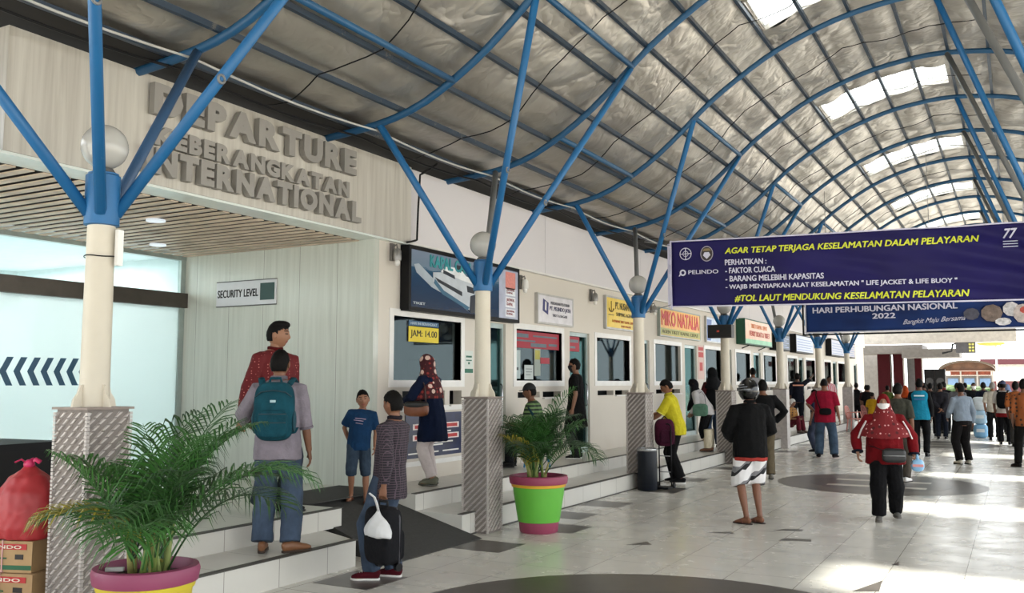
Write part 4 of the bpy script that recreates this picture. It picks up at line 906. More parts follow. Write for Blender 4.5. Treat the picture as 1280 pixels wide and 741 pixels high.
    # ---- tops, in layers
    for T_ in (top if isinstance(top, list) else [top] if top else []):
        T = dict(name='shirt', sleeve=.5, hem=-.13, loose=.017, mat=fabric('#777777'), flare=0, cuff=0, collar=None, blouse=.0); T.update(T_); q = MB(); g = T['loose']; rr = []
        hh = [h for h in (-.62, -.5, -.38, -.26, -.18, -.12, -.05, .03, .12, .20, .30, .40, .46, .50, .525) if h > T['hem']]; hh = [T['hem']]+hh
        def interp(h):
            if h <= TORSO[1][0]: return (.158, .114, -.008)
            for a_, b_ in zip(TORSO, TORSO[1:]):
                if h <= b_[0]: u = (h-a_[0])/(b_[0]-a_[0]); return tuple(a_[k]*(1-u)+b_[k]*u for k in (1, 2, 3))
            return TORSO[-1][1:]
        for h in hh:
            rx, ry, oy = interp(h); gg = g+T['flare']*max(0, .1-h)+T['blouse']*exp(-((h-.05)/.10)**2); 
            if .05 < h < .25: gg += g*.5
            if h <= .08: gg += .012
            rr.append(tring(h, rx, ry, oy, gg if h < .5 else g*.6, belly*exp(-((h-.13)/.15)**2)))
        q.rings(rr)
        if T['sleeve'] > 0:
            for i in (0, 1):
                A, E_, W_ = arms[i]; f = T['sleeve']; g2 = g*.8; st = A+(tc(.45)-A)*.35
                if f <= .5: u = f*2; end = A.lerp(E_, u); q.tube([st, A, A.lerp(end, .5), end], [.062+g2*.6, .056+g2, .053+g2*1.1, .052+g2*1.2], 12)
                else: u = (f-.5)*2; end = E_.lerp(W_, u); q.tube([st, A, A.lerp(E_, .5), E_, E_.lerp(end, .5), end], [.062+g2*.6, .056+g2, .050+g2, .044+g2, .041+g2, (.034 if u > .8 else .042)+g2*.8], 12)
        so = wear(q, T['name'], T['mat'], None, T.get('amp', .010), 9)
        if T['collar']:
            q = MB(); q.tube([N+sp*(.004+.012*(1 if k % 2 else 1))+rgt*.064*cos(2*pi*k/14)+fwd2*(.062*sin(2*pi*k/14)-.004)-V3((0, 0, .012*max(0, sin(2*pi*k/14)))) for k in range(15)], [(.010, .02)]*15, 8); wear_raw(q, 'collar', T['collar'], so)
        if T.get('cuff'):
            for i in (0, 1):
                A, E_, W_ = arms[i]; a = A.lerp(E_, T['sleeve']*2) if T['sleeve'] <= .5 else E_.lerp(W_, (T['sleeve']-.5)*2); dd = ((E_-A) if T['sleeve'] <= .5 else (W_-E_)).normalized(); r_ = .058+g if T['sleeve'] <= .5 else .042+g*.8
                q = MB(); q.tube([a-dd*.012, a+dd*.008], [r_+.003, r_+.003], 14); wear_raw(q, 'cuff', T['cuff'], so)
    # ---- shoes
    if shoes:
        Sx = dict(mat=M_BLACK, sole=mat('#1b1a19', .7), kind='shoe'); Sx.update(shoes)
        for i in (0, 1):
            f = (fR, fL)[i]; q_ = Matrix.Rotation(radians(-f[3]), 3, 'Z'); d = q_ @ V3((0, 1, 0)); lat = q_ @ V3((1, 0, 0)); F_ = legs[i][2]; base = V3((F_.x, F_.y, F_.z-.085))
            so = MB(); outl = [(-.075, .0), (-.068, .024), (-.03, .034), (.04, .036), (.10, .047), (.16, .042), (.195, .018), (.195, -.018), (.16, -.042), (.10, -.047), (.04, -.036), (-.03, -.034), (-.068, -.024)]
            th = .018 if Sx['kind'] != 'sandal' else .014; nn_ = len(outl); so.add([base+d*a+lat*b_+V3((0, 0, .001)) for a, b_ in outl]+[base+d*a+lat*b_+V3((0, 0, th)) for a, b_ in outl], [tuple(range(nn_)), tuple(reversed(range(nn_, 2*nn_)))]+[(k, (k+1) % nn_, nn_+(k+1) % nn_, nn_+k) for k in range(nn_)])
            if Sx['kind'] == 'sandal':
                r_ = MB(); r_.add(so.v, so.f); so = wear_raw(r_, 'sandal', Sx['sole'])
                q = MB()
                for sg in (1, -1): q.tube([base+d*.03+lat*sg*.04+V3((0, 0, .015)), base+d*.07+lat*sg*.032+V3((0, 0, .055)), base+d*.12+V3((0, 0, .045))], [(.007, .004)]*3, 6)
                wear_raw(q, 'strap', Sx['mat'], so); continue
            q = MB(); q.tube([base+d*a+V3((0, 0, zz)) for a, zz in ((-.072, .045), (-.05, .052), (.0, .056), (.05, .050), (.10, .040), (.15, .034), (.19, .028))], [(.024, .034), (.035, .045), (.038, .05), (.041, .042), (.046, .032), (.042, .025), (.020, .014)], 12, up=lat)
            if Sx.get('high'): q.tube([base+V3((0, 0, .06)), base+V3((0, 0, .13))], [.048, .046], 12)
            sh_ = wear(q, 'shoe', Sx['mat'], .009 if near > 0 else .014, 0, parent=root); wear_raw(so, 'sole', Sx['sole'], sh_)
            if Sx.get('lace'):
                q = MB()
                for k in range(4): a = .04+.022*k; zz = .094-.009*k-(.0 if k else 0); q.tube([base+d*a+lat*-.025+V3((0, 0, zz-.008)), base+d*(a+.008)+V3((0, 0, zz+.002)), base+d*a+lat*.025+V3((0, 0, zz-.008))], .004, 5)
                wear_raw(q, 'lace', Sx['lace'], sh_)
    # ---- hair and headwear
    def hput(vsfs, nm, m, parent=None):
        q = MB(); q.add([H_(v) for v in vsfs[0]], vsfs[1]); return wear_raw(q, nm, m, parent)
    hm = hcol or M_HAIR; big = (48, 34) if near > 1 else (30, 22)
    if hair == 'short': hput(shell(1.085, lambda a, b_, c: hair_keep(a, b_, c), *big, jit=.06, seed=seed), 'hair', hm)
    elif hair == 'quiff': hput(shell(1.10, lambda a, b_, c: hair_keep(a, b_, c, .46, -.45, .05), *big, jit=.05, seed=seed), 'hair', hm); q = MB(); q.ell((.0, .02, .095), (.062, .085, .040), 20, 12, pw=.9); hput((q.v, q.f), 'hair', hm)
    elif hair == 'buzz': hput(shell(1.03, lambda a, b_, c: hair_keep(a, b_, c, .55, -.4, .05), *big, jit=.0), 'hair', hm)
    elif hair == 'long':
        hput(shell(1.12, lambda a, b_, c: hair_keep(a, b_, c, .5, -.9, -.6), *big, jit=.05, seed=seed), 'hair', hm)
    elif hair in ('cap', 'helmet', 'hijab', 'hood', 'cloth'):
        hput(shell(1.06, lambda a, b_, c: hair_keep(a, b_, c), *big), 'hair', hm) if hair == 'cap' else None
        if hair == 'cap':
            c_ = hput(shell(1.14, lambda a, b_, c: c > .28, *big, low=.95), 'cap', extras['cap']); q = MB(); q.add([V3((.062*cos(a), .06+.105*sin(a)*r_ if r_ else .06, .040-.012*r_)) for r_ in (0, 1) for a in [pi*k/10 for k in range(11)]]+[V3((.062*cos(a), .06+.105*sin(a)*r_ if r_ else .06, .046-.012*r_)) for r_ in (0, 1) for a in [pi*k/10 for k in range(11)]], [(k, k+1, k+12, k+11) for k in range(10)]+[(22+k, 33+k, 34+k, 23+k) for k in range(10)]+[(11+k, 12+k, 34+k, 33+k) for k in range(10)]+[(k, 22+k, 23+k, k+1) for k in range(10)]); hput((q.v, q.f), 'visor', extras['cap'], c_)
        if hair == 'helmet':
            q = MB(); nu, nv = big
            vs_, fs_ = shell(1.0, lambda a, b_, c: (c > -.05 if b_ > .25 else c > -.75), nu, nv, low=.6); vs_ = [V3((v.x*1.62, v.y*1.48, v.z*1.30+.012)) for v in vs_]; he = hput((vs_, fs_), 'helmet', extras['helmet'])
            q = MB(); q.ell((0, .045, -.012), (.118, .098, .052), 22, 10); hput((q.v, q.f), 'visor', extras['visor'], he)
            for k in range(3): q = MB(); q.tube([V3((.123*cos(a+k*.35), .140*sin(a+k*.35)-.02, .075-.03*k)) for a in (2.4, 2.9, 3.4, 3.9)], [(.012, .006)]*4, 6); hput((q.v, q.f), 'decal', extras['decal'], he)
        if hair in ('hijab', 'hood'):
            fc = (lambda a, b_, c: not (b_ > .35 and (a/.66)**2+((c-.02)/.54)**2 < 1)); hj = hput(shell(1.17 if hair == 'hijab' else 1.28, fc, *big, jit=.03, low=.9, seed=seed), 'headscarf' if hair == 'hijab' else 'hood', extras['scarf'])
            q = MB(); cz = hc2
            drop = extras.get('drop', .26); wd = extras.get('wide', 1.0)
            rr = []
            for t, rx, ry, oy in ((0, .084, .095, -.005), (.22, .112, .100, .0), (.42, .158*wd, .115, .0), (.66, .205*wd, .140, .01), (1.0, .228*wd, .165, .02)):
                c = hc2+(V3((N.x, N.y, N.z))-hc2)*min(1, t*2.2)+V3((0, 0, -.03-drop*t+.05)); gx = min(.045, max(0, t-.15)*.14); rr.append([c+rgt*(rx*(1+(w-1)*t)+gx)*cos(2*pi*k/16)+fwd2*((ry*(1+(w-1)*t)+gx)*sin(2*pi*k/16)+oy)-V3((0, 0, .05*max(0, sin(2*pi*k/16))*t)) for k in range(16)])
            q.rings(rr); wear(q, 'scarf_drape' if hair == 'hijab' else 'hood_drape', extras['drape'] if 'drape' in extras else extras['scarf'], None, .007, 9, hj)
        if hair == 'cloth': hput(shell(1.16, lambda a, b_, c: hair_keep(a, b_, c, .35, -.8, -.5), *big, jit=.06, seed=seed), 'head_cloth', extras['scarf'])
    if extras and 'mask' in extras:
        q = MB(); mk = hput(shell(1.20, lambda a, b_, c: b_ > .40 and -.85 < c < .06, *big, low=.85), 'face_mask', extras['mask'])
        q = MB()
        for sg in (1, -1): q.tube([V3((sg*.060, .070, -.02)), V3((sg*.076, .02, -.005)), V3((sg*.080, -.01, .0))], .003, 5)
        hput((q.v, q.f), 'mask_loop', extras['mask'], mk)
    return root
def local(p, v):
    """a point given in a person's own frame, in the world"""
    return Matrix.Translation(p.location) @ Matrix.Rotation(p.rotation_euler.z, 4, 'Z') @ V3(v)
JEANS = lambda c='#3d5878': dict(mat=denim(c), hem=.086, knee=.087, loose=.018)
def denim(c):
    k = ('denim', c)
    if k not in _m:
        t = NT('denim'); v = t.coord(); b = deep(c); t.base(t.ramp(t.noise(v, 5, 6, .6), [(.3, tuple(x*.62 for x in b[:3])+(1,)), (.72, tuple(min(1, x*1.3+.02) for x in b[:3])+(1,))])); t.set(Roughness=.9); t.bump(t.noise(v, 26, 4), .3, .02); _m[k] = t.m
    return _m[k]
# --- foreground group
p = person('tall man in a red dotted shirt on the upper step, face turned right', -6.36, 6.72, .424, 142, 1.84, near=2, w=1.14, head=(-36, -2, 0), hR=(.34, -.02, .86), pR=(.9, -.8, 0), hL=(-.26, .05, .86), curl=(1.2, .6), skin='#a9785a',
       top=dict(sleeve=.97, mat=batik('#86141a', '#d98a80', 34, .17), collar=fabric('#6d1016'), hem=-.17, loose=.02), bottom=JEANS('#2c3c52'), shoes=dict(mat=M_BLACK), hair='quiff', fR=(.12, 0, 0, 15), fL=(-.12, .05, 0, -30))
p = person('man in a grey shirt with a teal backpack, seen from behind on the lower step', -5.58, 5.95, .241, 8, 1.71, near=2, w=1.08, hR=(.265, .05, .83), hL=(-.19, .24, 1.0), pL=(-.9, -.5, 0), skin='#8d6046', head=(6, -3, 0),
       top=dict(sleeve=.60, mat=fabric('#9b929c'), collar=fabric('#8b828c'), hem=-.15, loose=.022, cuff=fabric('#8b828c')), bottom=JEANS('#4a617f'), shoes=dict(mat=mat('#7a5236', .5), sole=mat('#3a2c22', .7)), fR=(.13, -.02, 0, 58), fL=(-.11, .02, 0, -4))
BP = p
c = local(p, (0, -.235, 1.19))
r = empty('backpack', c, 'teal backpack worn by the man in the grey shirt', 'backpack', None, p.rotation_euler.z); mt = fabric('#1d5f70', .25)
q = MB(); q.ell((0, 0, 0), (.165, .10, .245), 36, 26, pw=.55); q.build('body', mt, r, True)
q = MB(); q.ell((0, -.085, -.10), (.125, .042, .115), 30, 18, pw=.5); pk = q.build('front_pocket', mt, r, True)
for z in (-.02, -.09): MB().tube([(-.11, -.118, z), (0, -.128, z), (.11, -.118, z)], .006, 6).build('zip', mat('#12323c', .5), pk, True)
MB().tube([(-.145, -.07, .12), (-.10, -.10, .16), (0, -.108, .175), (.10, -.10, .16), (.145, -.07, .12)], .006, 6).build('zip', mat('#12323c', .5), r, True)
MB().box((.0, -.104, .085), (.045, .008, .02)).build('badge', mat('#9fb8bd', .4), r)
q = MB(); q.tube([(-.05, .03, .235), (-.04, .03, .275), (.04, .03, .275), (.05, .03, .235)], .012, 8); q.build('handle', mt, r, True)
for sg in (-1, 1): MB().tube([(sg*.11, .05, .22), (sg*.135, .14, .275), (sg*.145, .27, .235), (sg*.15, .375, .08), (sg*.155, .30, -.12), (sg*.15, .05, -.18)], [(.028, .010)]*6, 8).build('strap', mt, r, True)
for sg in (-1, 1): MB().ell((sg*.165, -.01, -.08), (.018, .06, .09), 12, 10).build('side_pocket', mat('#173f4b', .9), r, True)
p = person('boy in a blue printed t-shirt leaning by the corner at the ramp', -6.42, 8.12, .36, 178, 1.20, near=2, w=.92, lean=(-.05, -.03), head=(0, -4, 6), hs=1.22, hR=(.14, -.19, .92), pR=(1, -.3, 0), hL=(-.25, .02, .86), skin='#a8765a', top=dict(sleeve=.40, mat=fabric('#1c4a78'), hem=-.12, loose=.036),
       bottom=dict(name='shorts', mat=denim('#2b4a66'), len=.56, hem=.092, loose=.012), shoes=dict(kind='sandal', mat=mat('#8a3a22', .6), sole=mat('#5a3826', .7)), fR=(.11, 0, 0.03, 20), fL=(-.12, .03, -.03, -10))
ch = p
q = MB()
for k, (zz, x0, x1) in enumerate(((1.30, -.10, .07), (1.27, -.06, .09), (1.225, -.05, .06))): q.tube([(x0, .150, zz), ((x0+x1)/2, .153, zz+.012), (x1, .150, zz+.02)], [(.007 if k < 2 else .022, .006)]*3, 6)
for i in range(len(q.v)): q.v[i] = q.v[i]*(1.20/1.72)
q.build('chest_print', mat('#b7a0b0', .7), ch)
p = person('young man in a dark checked shirt and maroon sneakers carrying a suitcase', -4.84, 6.48, 0, -58, 1.60, near=2, w=.98, pelvis=(0, -.05, .93), lean=(-.0, -.05), head=(14, -6, 0), hL=(-.25, -.15, .86), pL=(-.6, -1, 0), curl=(.5, 1.35), palm=(None, (1, .2, 0)), hR=(.22, .05, .86), skin='#99684c',
       top=dict(sleeve=.95, mat=checks('#37303a', '#75616e', 48), collar=fabric('#37303a'), hem=-.20, loose=.026), bottom=JEANS('#435a78'), shoes=dict(mat=fabric('#6d1526'), sole=mat('#d8d3cf', .6), lace=M_WHITE), fR=(.10, -.04, 0, -6), fL=(-.11, .07, 0, -22))
CB = p
hw = local(p, V3((-.265, -.16, .78))*(1.60/1.72))
r = empty('suitcase', (hw.x, hw.y, .165), 'black soft suitcase hanging from the hand of the young man in the checked shirt', 'suitcase', None, p.rotation_euler.z+radians(68)); mt = fabric('#26262b', .25)
q = MB(); q.ell((0, 0, .245), (.17, .10, .235), 36, 26, pw=.42); q.build('body', mt, r, True)
q = MB(); q.ell((0, -.095, .17), (.145, .03, .13), 28, 18, pw=.4); q.build('front_pocket', mt, r, True)
q = MB(); q.tube([(-.16, -.045, .03), (-.165, -.045, .40), (-.12, -.045, .472), (.12, -.045, .472), (.165, -.045, .40), (.16, -.045, .03)], .008, 6); q.build('piping', mat('#3c3c42', .5), r, True)
MB().tube([(-.06, 0, .475), (-.055, 0, .52), (.055, 0, .52), (.06, 0, .475)], [(.012, .009)]*4, 8).build('handle', M_DARK, r, True)
q = MB(); q.box((-.07, -.125, .14), (.022, .01, .24)); q.build('strap', mat('#17171a', .7), r); q = MB(); q.box((.07, -.125, .14), (.022, .01, .24)); q.build('strap', mat('#17171a', .7), r)
MB().box((0, -.06, .03), (.24, .06, .05)).build('kick_plate', M_BLACK, r)
for sx in (-.13, .13): q = MB(); q.tube([(sx-.02, -.06, -.005), (sx+.02, -.06, -.005)], .034, 14); q.build('wheel', M_BLACK, r, 2)
r = empty('plastic_bag', (hw.x+.04, hw.y-.12, .41), 'white plastic carrier bag hanging in front of the black suitcase', 'bag', None, p.rotation_euler.z+radians(68)); wb = mat('#d9d9da', .35, var=.04)
q = MB(); q.rings([[V3((a*cos(t), b*sin(t)*.6, z)) for t in [2*pi*k/16 for k in range(16)]] for a, b, z in ((.06, .06, .0), (.165, .11, .008), (.17, .13, .05), (.14, .12, .10), (.085, .08, .15), (.025, .03, .195), (.016, .02, .22))]); me = remesh(q, .011, 2); wrinkle(me, .008, 14, 3, 1); me.materials.append(wb); me.polygons.foreach_set('use_smooth', [True]*len(me.polygons)); link('bag_body', me, r)
MB().tube([(0, 0, .21), (-.02, .03, .27), (-.025, .06, .33), (-.01, .10, .365)], [(.016, .007)]*4, 8).build('handle', wb, r, True)
p = person('woman in a navy tunic and red patterned headscarf standing at the first window', -6.36, 9.48, .424, -58, 1.59, near=2, w=1.0, lean=(0, .06), head=(-4, -14, 0), hR=(.12, .38, 1.12), hL=(-.15, .33, 1.10), pL=(-1, -.6, -.3), pR=(1, -.6, -.3), skin='#b08464',
       top=dict(name='tunic', sleeve=.98, mat=fabric('#16274c'), hem=-.36, loose=.028, flare=.10), bottom=dict(mat=fabric('#d4c8c6', .08), hem=.066, knee=.078, loose=.014, len=.97), shoes=dict(mat=mat('#6a6a58', .6), sole=mat('#4a4a40', .7)), hair='hijab', extras=dict(scarf=batik('#5c0f1e', '#b53a34', 17, .33, 'x', '#d8b9ab'), drop=.36, wide=1.0), fR=(.09, .05, 0, 5), fL=(-.09, -.04, 0, -5))
c = local(p, (-.27, .06, .92))
r = empty('shoulder_bag', c, 'brown and black leather shoulder bag of the woman in the navy tunic', 'bag', None, p.rotation_euler.z)
q = MB(); q.ell((0, 0, 0), (.055, .17, .085), 26, 18, pw=.6); q.build('body', mat('#7a4426', .4, var=.2), r, True); q = MB(); q.ell((0, 0, .055), (.06, .165, .05), 24, 14, pw=.7); q.build('flap', mat('#1d1917', .45), r, True)
MB().tube([(.0, .14, .07), (.05, .07, .26), (.09, -.01, .43), (.05, -.09, .26), (.0, -.14, .07)], [(.011, .006)]*5, 8).build('strap', mat('#3a241a', .5), r, True)
p = person('man in black t-shirt and black mask facing left at the second glass door', -6.42, 13.82, .424, -80, 1.64, near=1, w=1.05, head=(-4, -3, 0), hR=(.24, .06, .86), hL=(-.22, .02, .85), skin='#9a6e55', top=dict(sleeve=.40, mat=fabric('#121214'), hem=-.12, loose=.024), bottom=dict(mat=fabric('#2b2d2e'), hem=.07), shoes=dict(mat=M_BLACK, sole=mat('#d4d4d0', .6), high=1), hair='short', extras=dict(mask=mat('#141416', .8)))
q = MB(); n = 14; rr = []
for z, rx, ry in ((.98, .17, .125), (.85, .20, .15), (.52, .25, .20)): rr.append([V3((rx*cos(2*pi*k/n), ry*sin(2*pi*k/n), z)) for k in range(n)])
q.rings(rr); me = remesh(q, .013, 2); wrinkle(me, .006, 9, 2, 1); me.materials.append(fabric('#101013')); me.polygons.foreach_set('use_smooth', [True]*len(me.polygons)); link('apron', me, p)
p = person('seated man in a black cap and green striped shirt behind the green pot palm', -6.30, 12.15, .424, -78, 1.70, near=1, pelvis=(0, -.05, .47), lean=(0, .12), head=(0, -8, 0), hR=(.16, .34, .62), hL=(-.16, .34, .62), fR=(.12, .42, 0, 5), fL=(-.12, .40, 0, -5), skin='#8f5f45', top=dict(sleeve=.45, mat=hstripes('#1c2a1c', '#5f7a4a', 18, .5), hem=-.08, loose=.024), bottom=dict(mat=fabric('#22242a')), shoes=dict(mat=M_BLACK), hair='cap', extras=dict(cap=mat('#18181a', .8)))
r = empty('plastic_stool', (-6.27, 12.12, .424), 'blue plastic stool under the seated man in the cap', 'stool'); bs = mat('#2577a8', .4)
q = MB(); q.lathe([(.13, .375), (.15, .38), (.15, .40), (.13, .405)], seg=20); q.build('seat', bs, r, 2)
for sx in (-1, 1):
    for sy in (-1, 1): MB().tube([(sx*.09, sy*.09, .38), (sx*.14, sy*.14, 0)], [.022, .016], 8).build('leg', bs, r, True)
r = empty('shoulder_bag', (-6.12, 11.86, .86), 'teal bag slung at the side of the seated man in the cap', 'bag', None, .4); q = MB(); q.ell((0, 0, 0), (.06, .13, .15), 20, 14, pw=.55); q.build('body', fabric('#1d6f86'), r, True); MB().tube([(0, .10, .13), (-.08, .06, .36), (-.14, .0, .45), (-.08, -.06, .36), (0, -.10, .13)], [(.012, .006)]*5, 8).build('strap', fabric('#15485a'), r, True)
p = person('man in a yellow polo shirt bending over a maroon bag beside the trash bin', -5.06, 14.9, 0, -84, 1.74, near=2, w=1.08, lean=(0, .13), belly=.35, head=(0, -30, 0), hR=(.10, .50, 1.08), hL=(-.10, .46, 1.00), pR=(.8, -.5, -.6), pL=(-.8, -.5, -.6), curl=(.9, .9), palm=((0, 0, -1), (0, 0, -1)), skin='#9f6a4c', top=dict(sleeve=.45, mat=fabric('#c9bd2a'), collar=fabric('#b9ad26'), cuff=fabric('#d8cf60'), hem=-.14, loose=.024), bottom=dict(mat=fabric('#131316'), hem=.082, knee=.086, loose=.018), shoes=dict(mat=fabric('#19191c'), sole=mat('#e0ddd8', .6)), fR=(.10, .06, 0, 6), fL=(-.11, -.05, 0, -10))
p = person('woman in a black headscarf bending forward on the step, cream trousers', -5.72, 18.85, .241, -75, 1.58, near=1, lean=(0, .28), head=(0, -35, 0), hR=(.12, .36, .85), hL=(-.12, .36, .85), skin='#a5775a', top=[dict(name='blouse', sleeve=.95, mat=fabric('#c3bfc0', .1), hem=-.10, loose=.026)], bottom=dict(mat=fabric('#16161a'), len=.72, hem=.085, loose=.018), shoes=dict(mat=mat('#6b4630', .6)), hair='hijab', extras=dict(scarf=fabric('#14161f'), drop=.34, wide=.85))
q = MB()
for sg in (-.1, .1): q.tube([(sg, -.02, .46), (sg, -.015, .28), (sg, -.02, .07)], [.085, .088, .082], 12)
me = remesh(q, .014, 2); me.materials.append(fabric('#cfc4ac', .1)); me.polygons.foreach_set('use_smooth', [True]*len(me.polygons)); link('trouser_cuffs', me, p)
c = local(p, (-.20, .10, .86)); r = empty('shoulder_bag', c, 'sage green bag at the hip of the woman bending in the black headscarf', 'bag', None, p.rotation_euler.z); q = MB(); q.ell((0, 0, 0), (.06, .16, .13), 20, 14, pw=.5); q.build('body', fabric('#6f9a84'), r, True); MB().tube([(0, .12, .11), (.06, .08, .30), (.1, 0, .38), (.06, -.08, .30), (0, -.12, .11)], [(.010, .005)]*5, 8).build('strap', M_BLACK, r, True)
p = person('man with a dark hood and vest standing at the fourth column in blue jeans', -5.84, 18.78, .241, -20, 1.74, near=1, head=(-20, -14, 0), hR=(.18, .26, 1.0), hL=(-.2, .2, 1.0), skin='#8a5c44', top=[dict(name='shirt', sleeve=.95, mat=fabric('#5a1c20'), hem=-.08), dict(name='vest', sleeve=0, mat=fabric('#191a1e'), hem=-.10, loose=.034)], bottom=JEANS('#2e4a6e'), shoes=dict(mat=M_BLACK), hair='hood', extras=dict(scarf=fabric('#202226'), drop=.2, wide=.9))
p.location = (-5.90, 19.9, .241)
p = person('man in flip-flops, black helmet and black slashed white shorts, standing mid floor', -2.84, 11.06, 0, -22, 1.68, near=2, w=1.08, head=(8, -6, 0), hR=(.12, .20, 1.02), hL=(-.14, .22, 1.0), pR=(1, -.5, -.2), pL=(-1, -.6, -.3), skin='#8b5a40', top=[dict(name='undershirt', sleeve=.3, mat=fabric('#c0453c'), hem=-.17, loose=.026), dict(name='jacket', sleeve=.97, mat=fabric('#0f0f11'), hem=-.13, loose=.036, collar=fabric('#0f0f11'))],
       bottom=dict(name='shorts', mat=slashes('#d8d6d6', '#1a1a1e', '#77767a'), len=.54, hem=.105, loose=.026), shoes=dict(kind='sandal', mat=mat('#5a2a26', .6), sole=mat('#241a18', .7)), hair='helmet', extras=dict(helmet=mat('#0d0d0f', .12), visor=mat('#17181c', .08), decal=mat('#8a8d92', .3)), fR=(.10, .02, 0, -22), fL=(-.09, -.03, 0, -32))
p = person('man in black jacket and khaki trousers behind the helmeted man', -3.92, 16.2, 0, -8, 1.72, near=1, w=1.05, hR=(.20, .08, .98), pR=(1.2, -.2, .1), hL=(-.22, .1, .9), skin='#8b5a40', top=dict(name='jacket', sleeve=.97, mat=fabric('#131316'), hem=-.14, loose=.034), bottom=dict(mat=fabric('#7d7058'), hem=.076, knee=.08), shoes=dict(mat=mat('#6b665e', .7)), hair='short')
p = person('man in a grey shirt on the landing behind the helmeted man', -6.2, 24.6, .424, -12, 1.64, near=0, hR=(.26, .05, .84), skin='#8b5a40', top=dict(sleeve=.5, mat=fabric('#a3a3a6'), hem=-.1), bottom=dict(mat=fabric('#22242a')), shoes=dict(mat=M_BLACK))
p = person('man in a crimson t-shirt with a black sling bag, seen from behind', -3.80, 21.35, 0, 6, 1.76, near=1, w=1.15, hL=(-.22, .12, .98), pL=(-1.2, -.4, 0), hR=(.29, .04, .84), skin='#8f5e45', top=dict(sleeve=.45, mat=fabric('#b3173a'), hem=-.16, loose=.03), bottom=JEANS('#3b5a78'), shoes=dict(mat=fabric('#2a2226'), sole=mat('#b9a9a4', .6)), hair='buzz', fR=(.17, 0, 0, 18), fL=(-.15, 0, 0, -14))
c = local(p, (.03, -.19, 1.03)); r = empty('sling_bag', c, 'black sling bag on the back of the man in the crimson t-shirt', 'bag', None, p.rotation_euler.z); q = MB(); q.ell((0, 0, 0), (.13, .045, .075), 20, 14, pw=.55); q.build('body', fabric('#16161a'), r, True); MB().tube([(-.11, .01, .06), (-.16, .03, .20), (-.20, .05, .36), (-.19, .12, .45)], [(.012, .006)]*4, 8).build('strap', fabric('#16161a'), r, True)
p = person('man in navy uniform resting his raised arm against the sixth column', -5.95, 29.0, .241, -8, 1.72, near=1, hR=(.55, .42, 1.66), pR=(.3, -.2, -1), hL=(-.22, .05, .86), skin='#6f4a38', top=dict(sleeve=.6, mat=fabric('#151b2e'), hem=-.10, loose=.026), bottom=dict(mat=fabric('#161a26')), shoes=dict(mat=M_BLACK))
q = MB(); q.tube([(-.16, -.142, 1.345), (0, -.155, 1.345), (.16, -.142, 1.345)], [(.008, .022)]*3, 6); q.build('back_stripe', mat('#c98a72', .6), p)
p = person('man in a red and white striped shirt left of the farthest column', -5.95, 34.4, .241, 150, 1.66, near=0, hL=(-.16, .24, 1.0), skin='#7f5540', top=dict(sleeve=.5, mat=vstripes('#d4c8cc', '#c23a4a', 16, .55), hem=-.12), bottom=dict(mat=fabric('#1d2430')), shoes=dict(mat=M_BLACK))
p = person('person in black and white clothing beside the farthest column', -5.5, 37.6, 0, 10, 1.66, near=0, skin='#6f4a38', top=[dict(sleeve=.5, mat=fabric('#d2d0d4'), hem=-.1), dict(name='vest', sleeve=0, mat=fabric('#17171c'), hem=-.12, loose=.032)], bottom=dict(mat=fabric('#1a1a20')), shoes=dict(mat=M_BLACK))
p = person('seated person with a white head cloth and orange top by the fifth column', -5.72, 26.9, .241, 120, 1.55, near=0, pelvis=(0, -.05, .28), lean=(0, .08), hR=(.14, .30, .45), hL=(-.14, .30, .45), fR=(.14, .36, 0, 5), fL=(-.14, .36, 0, -5), skin='#8f5f45', top=dict(sleeve=.6, mat=batik('#b07a34', '#5a3a24', 14, .3), hem=-.06), bottom=dict(mat=fabric('#7a2434')), shoes=dict(mat=mat('#5a4a40', .7)), hair='cloth', extras=dict(scarf=fabric('#d8d4d0', .08)))
# --- walking woman in red
p = person('woman in red jacket, red headscarf and white mask walking to the camera', -1.46, 12.1, 0, 176, 1.52, near=2, w=1.28, belly=.5, head=(4, 0, 0), hR=(.36, .06, .92), hL=(-.36, .08, .90), pR=(1, -.6, 0), pL=(-1, -.6, 0), curl=(.8, .9), skin='#a87c62',
       top=dict(name='jacket', sleeve=.97, mat=fabric('#8f0f1a'), hem=-.16, loose=.04, flare=.05, cuff=fabric('#1a1a30')), bottom=dict(mat=fabric('#131216'), hem=.085, knee=.095, loose=.03, stripe=mat('#c9c6c6', .7)), shoes=dict(mat=fabric('#7d7a74'), sole=mat('#5b5852', .7)), hair='hijab', extras=dict(scarf=fabric('#960f19'), drape=batik('#960f1a', '#d9a6a2', 20, .22, 'x', '#6a0c14'), mask=mat('#d8d6d4', .7), drop=.31, wide=1.0), fR=(.11, .10, 0, 8), fL=(-.12, -.16, .03, -8))
q = MB()
for sg in (1, -1): q.tube([(sg*.235, .06, 1.36), (sg*.30, .07, 1.24), (sg*.345, .06, 1.12)], [(.012, .028)]*3, 8)
for i in range(len(q.v)): q.v[i] = q.v[i]*(1.52/1.72)
q.build('shoulder_panel', mat('#d9cfcf', .7), p)
c = local(p, (-.08, .245, .80)); r = empty('waist_bag', c, 'black waist bag worn in front by the woman in red', 'bag', None, p.rotation_euler.z); q = MB(); q.ell((0, 0, 0), (.135, .05, .085), 22, 14, pw=.5); q.build('body', mat('#101012', .45), r, True); MB().tube([(-.12, .05, .0), (0, .056, .0), (.12, .05, .0)], .005, 6).build('zip', M_GREY, r, True); MB().tube([(.12, 0, .06), (.24, -.06, .10), (.26, -.16, .10)], [(.014, .005)]*3, 8).build('strap', M_BLACK, r, True)
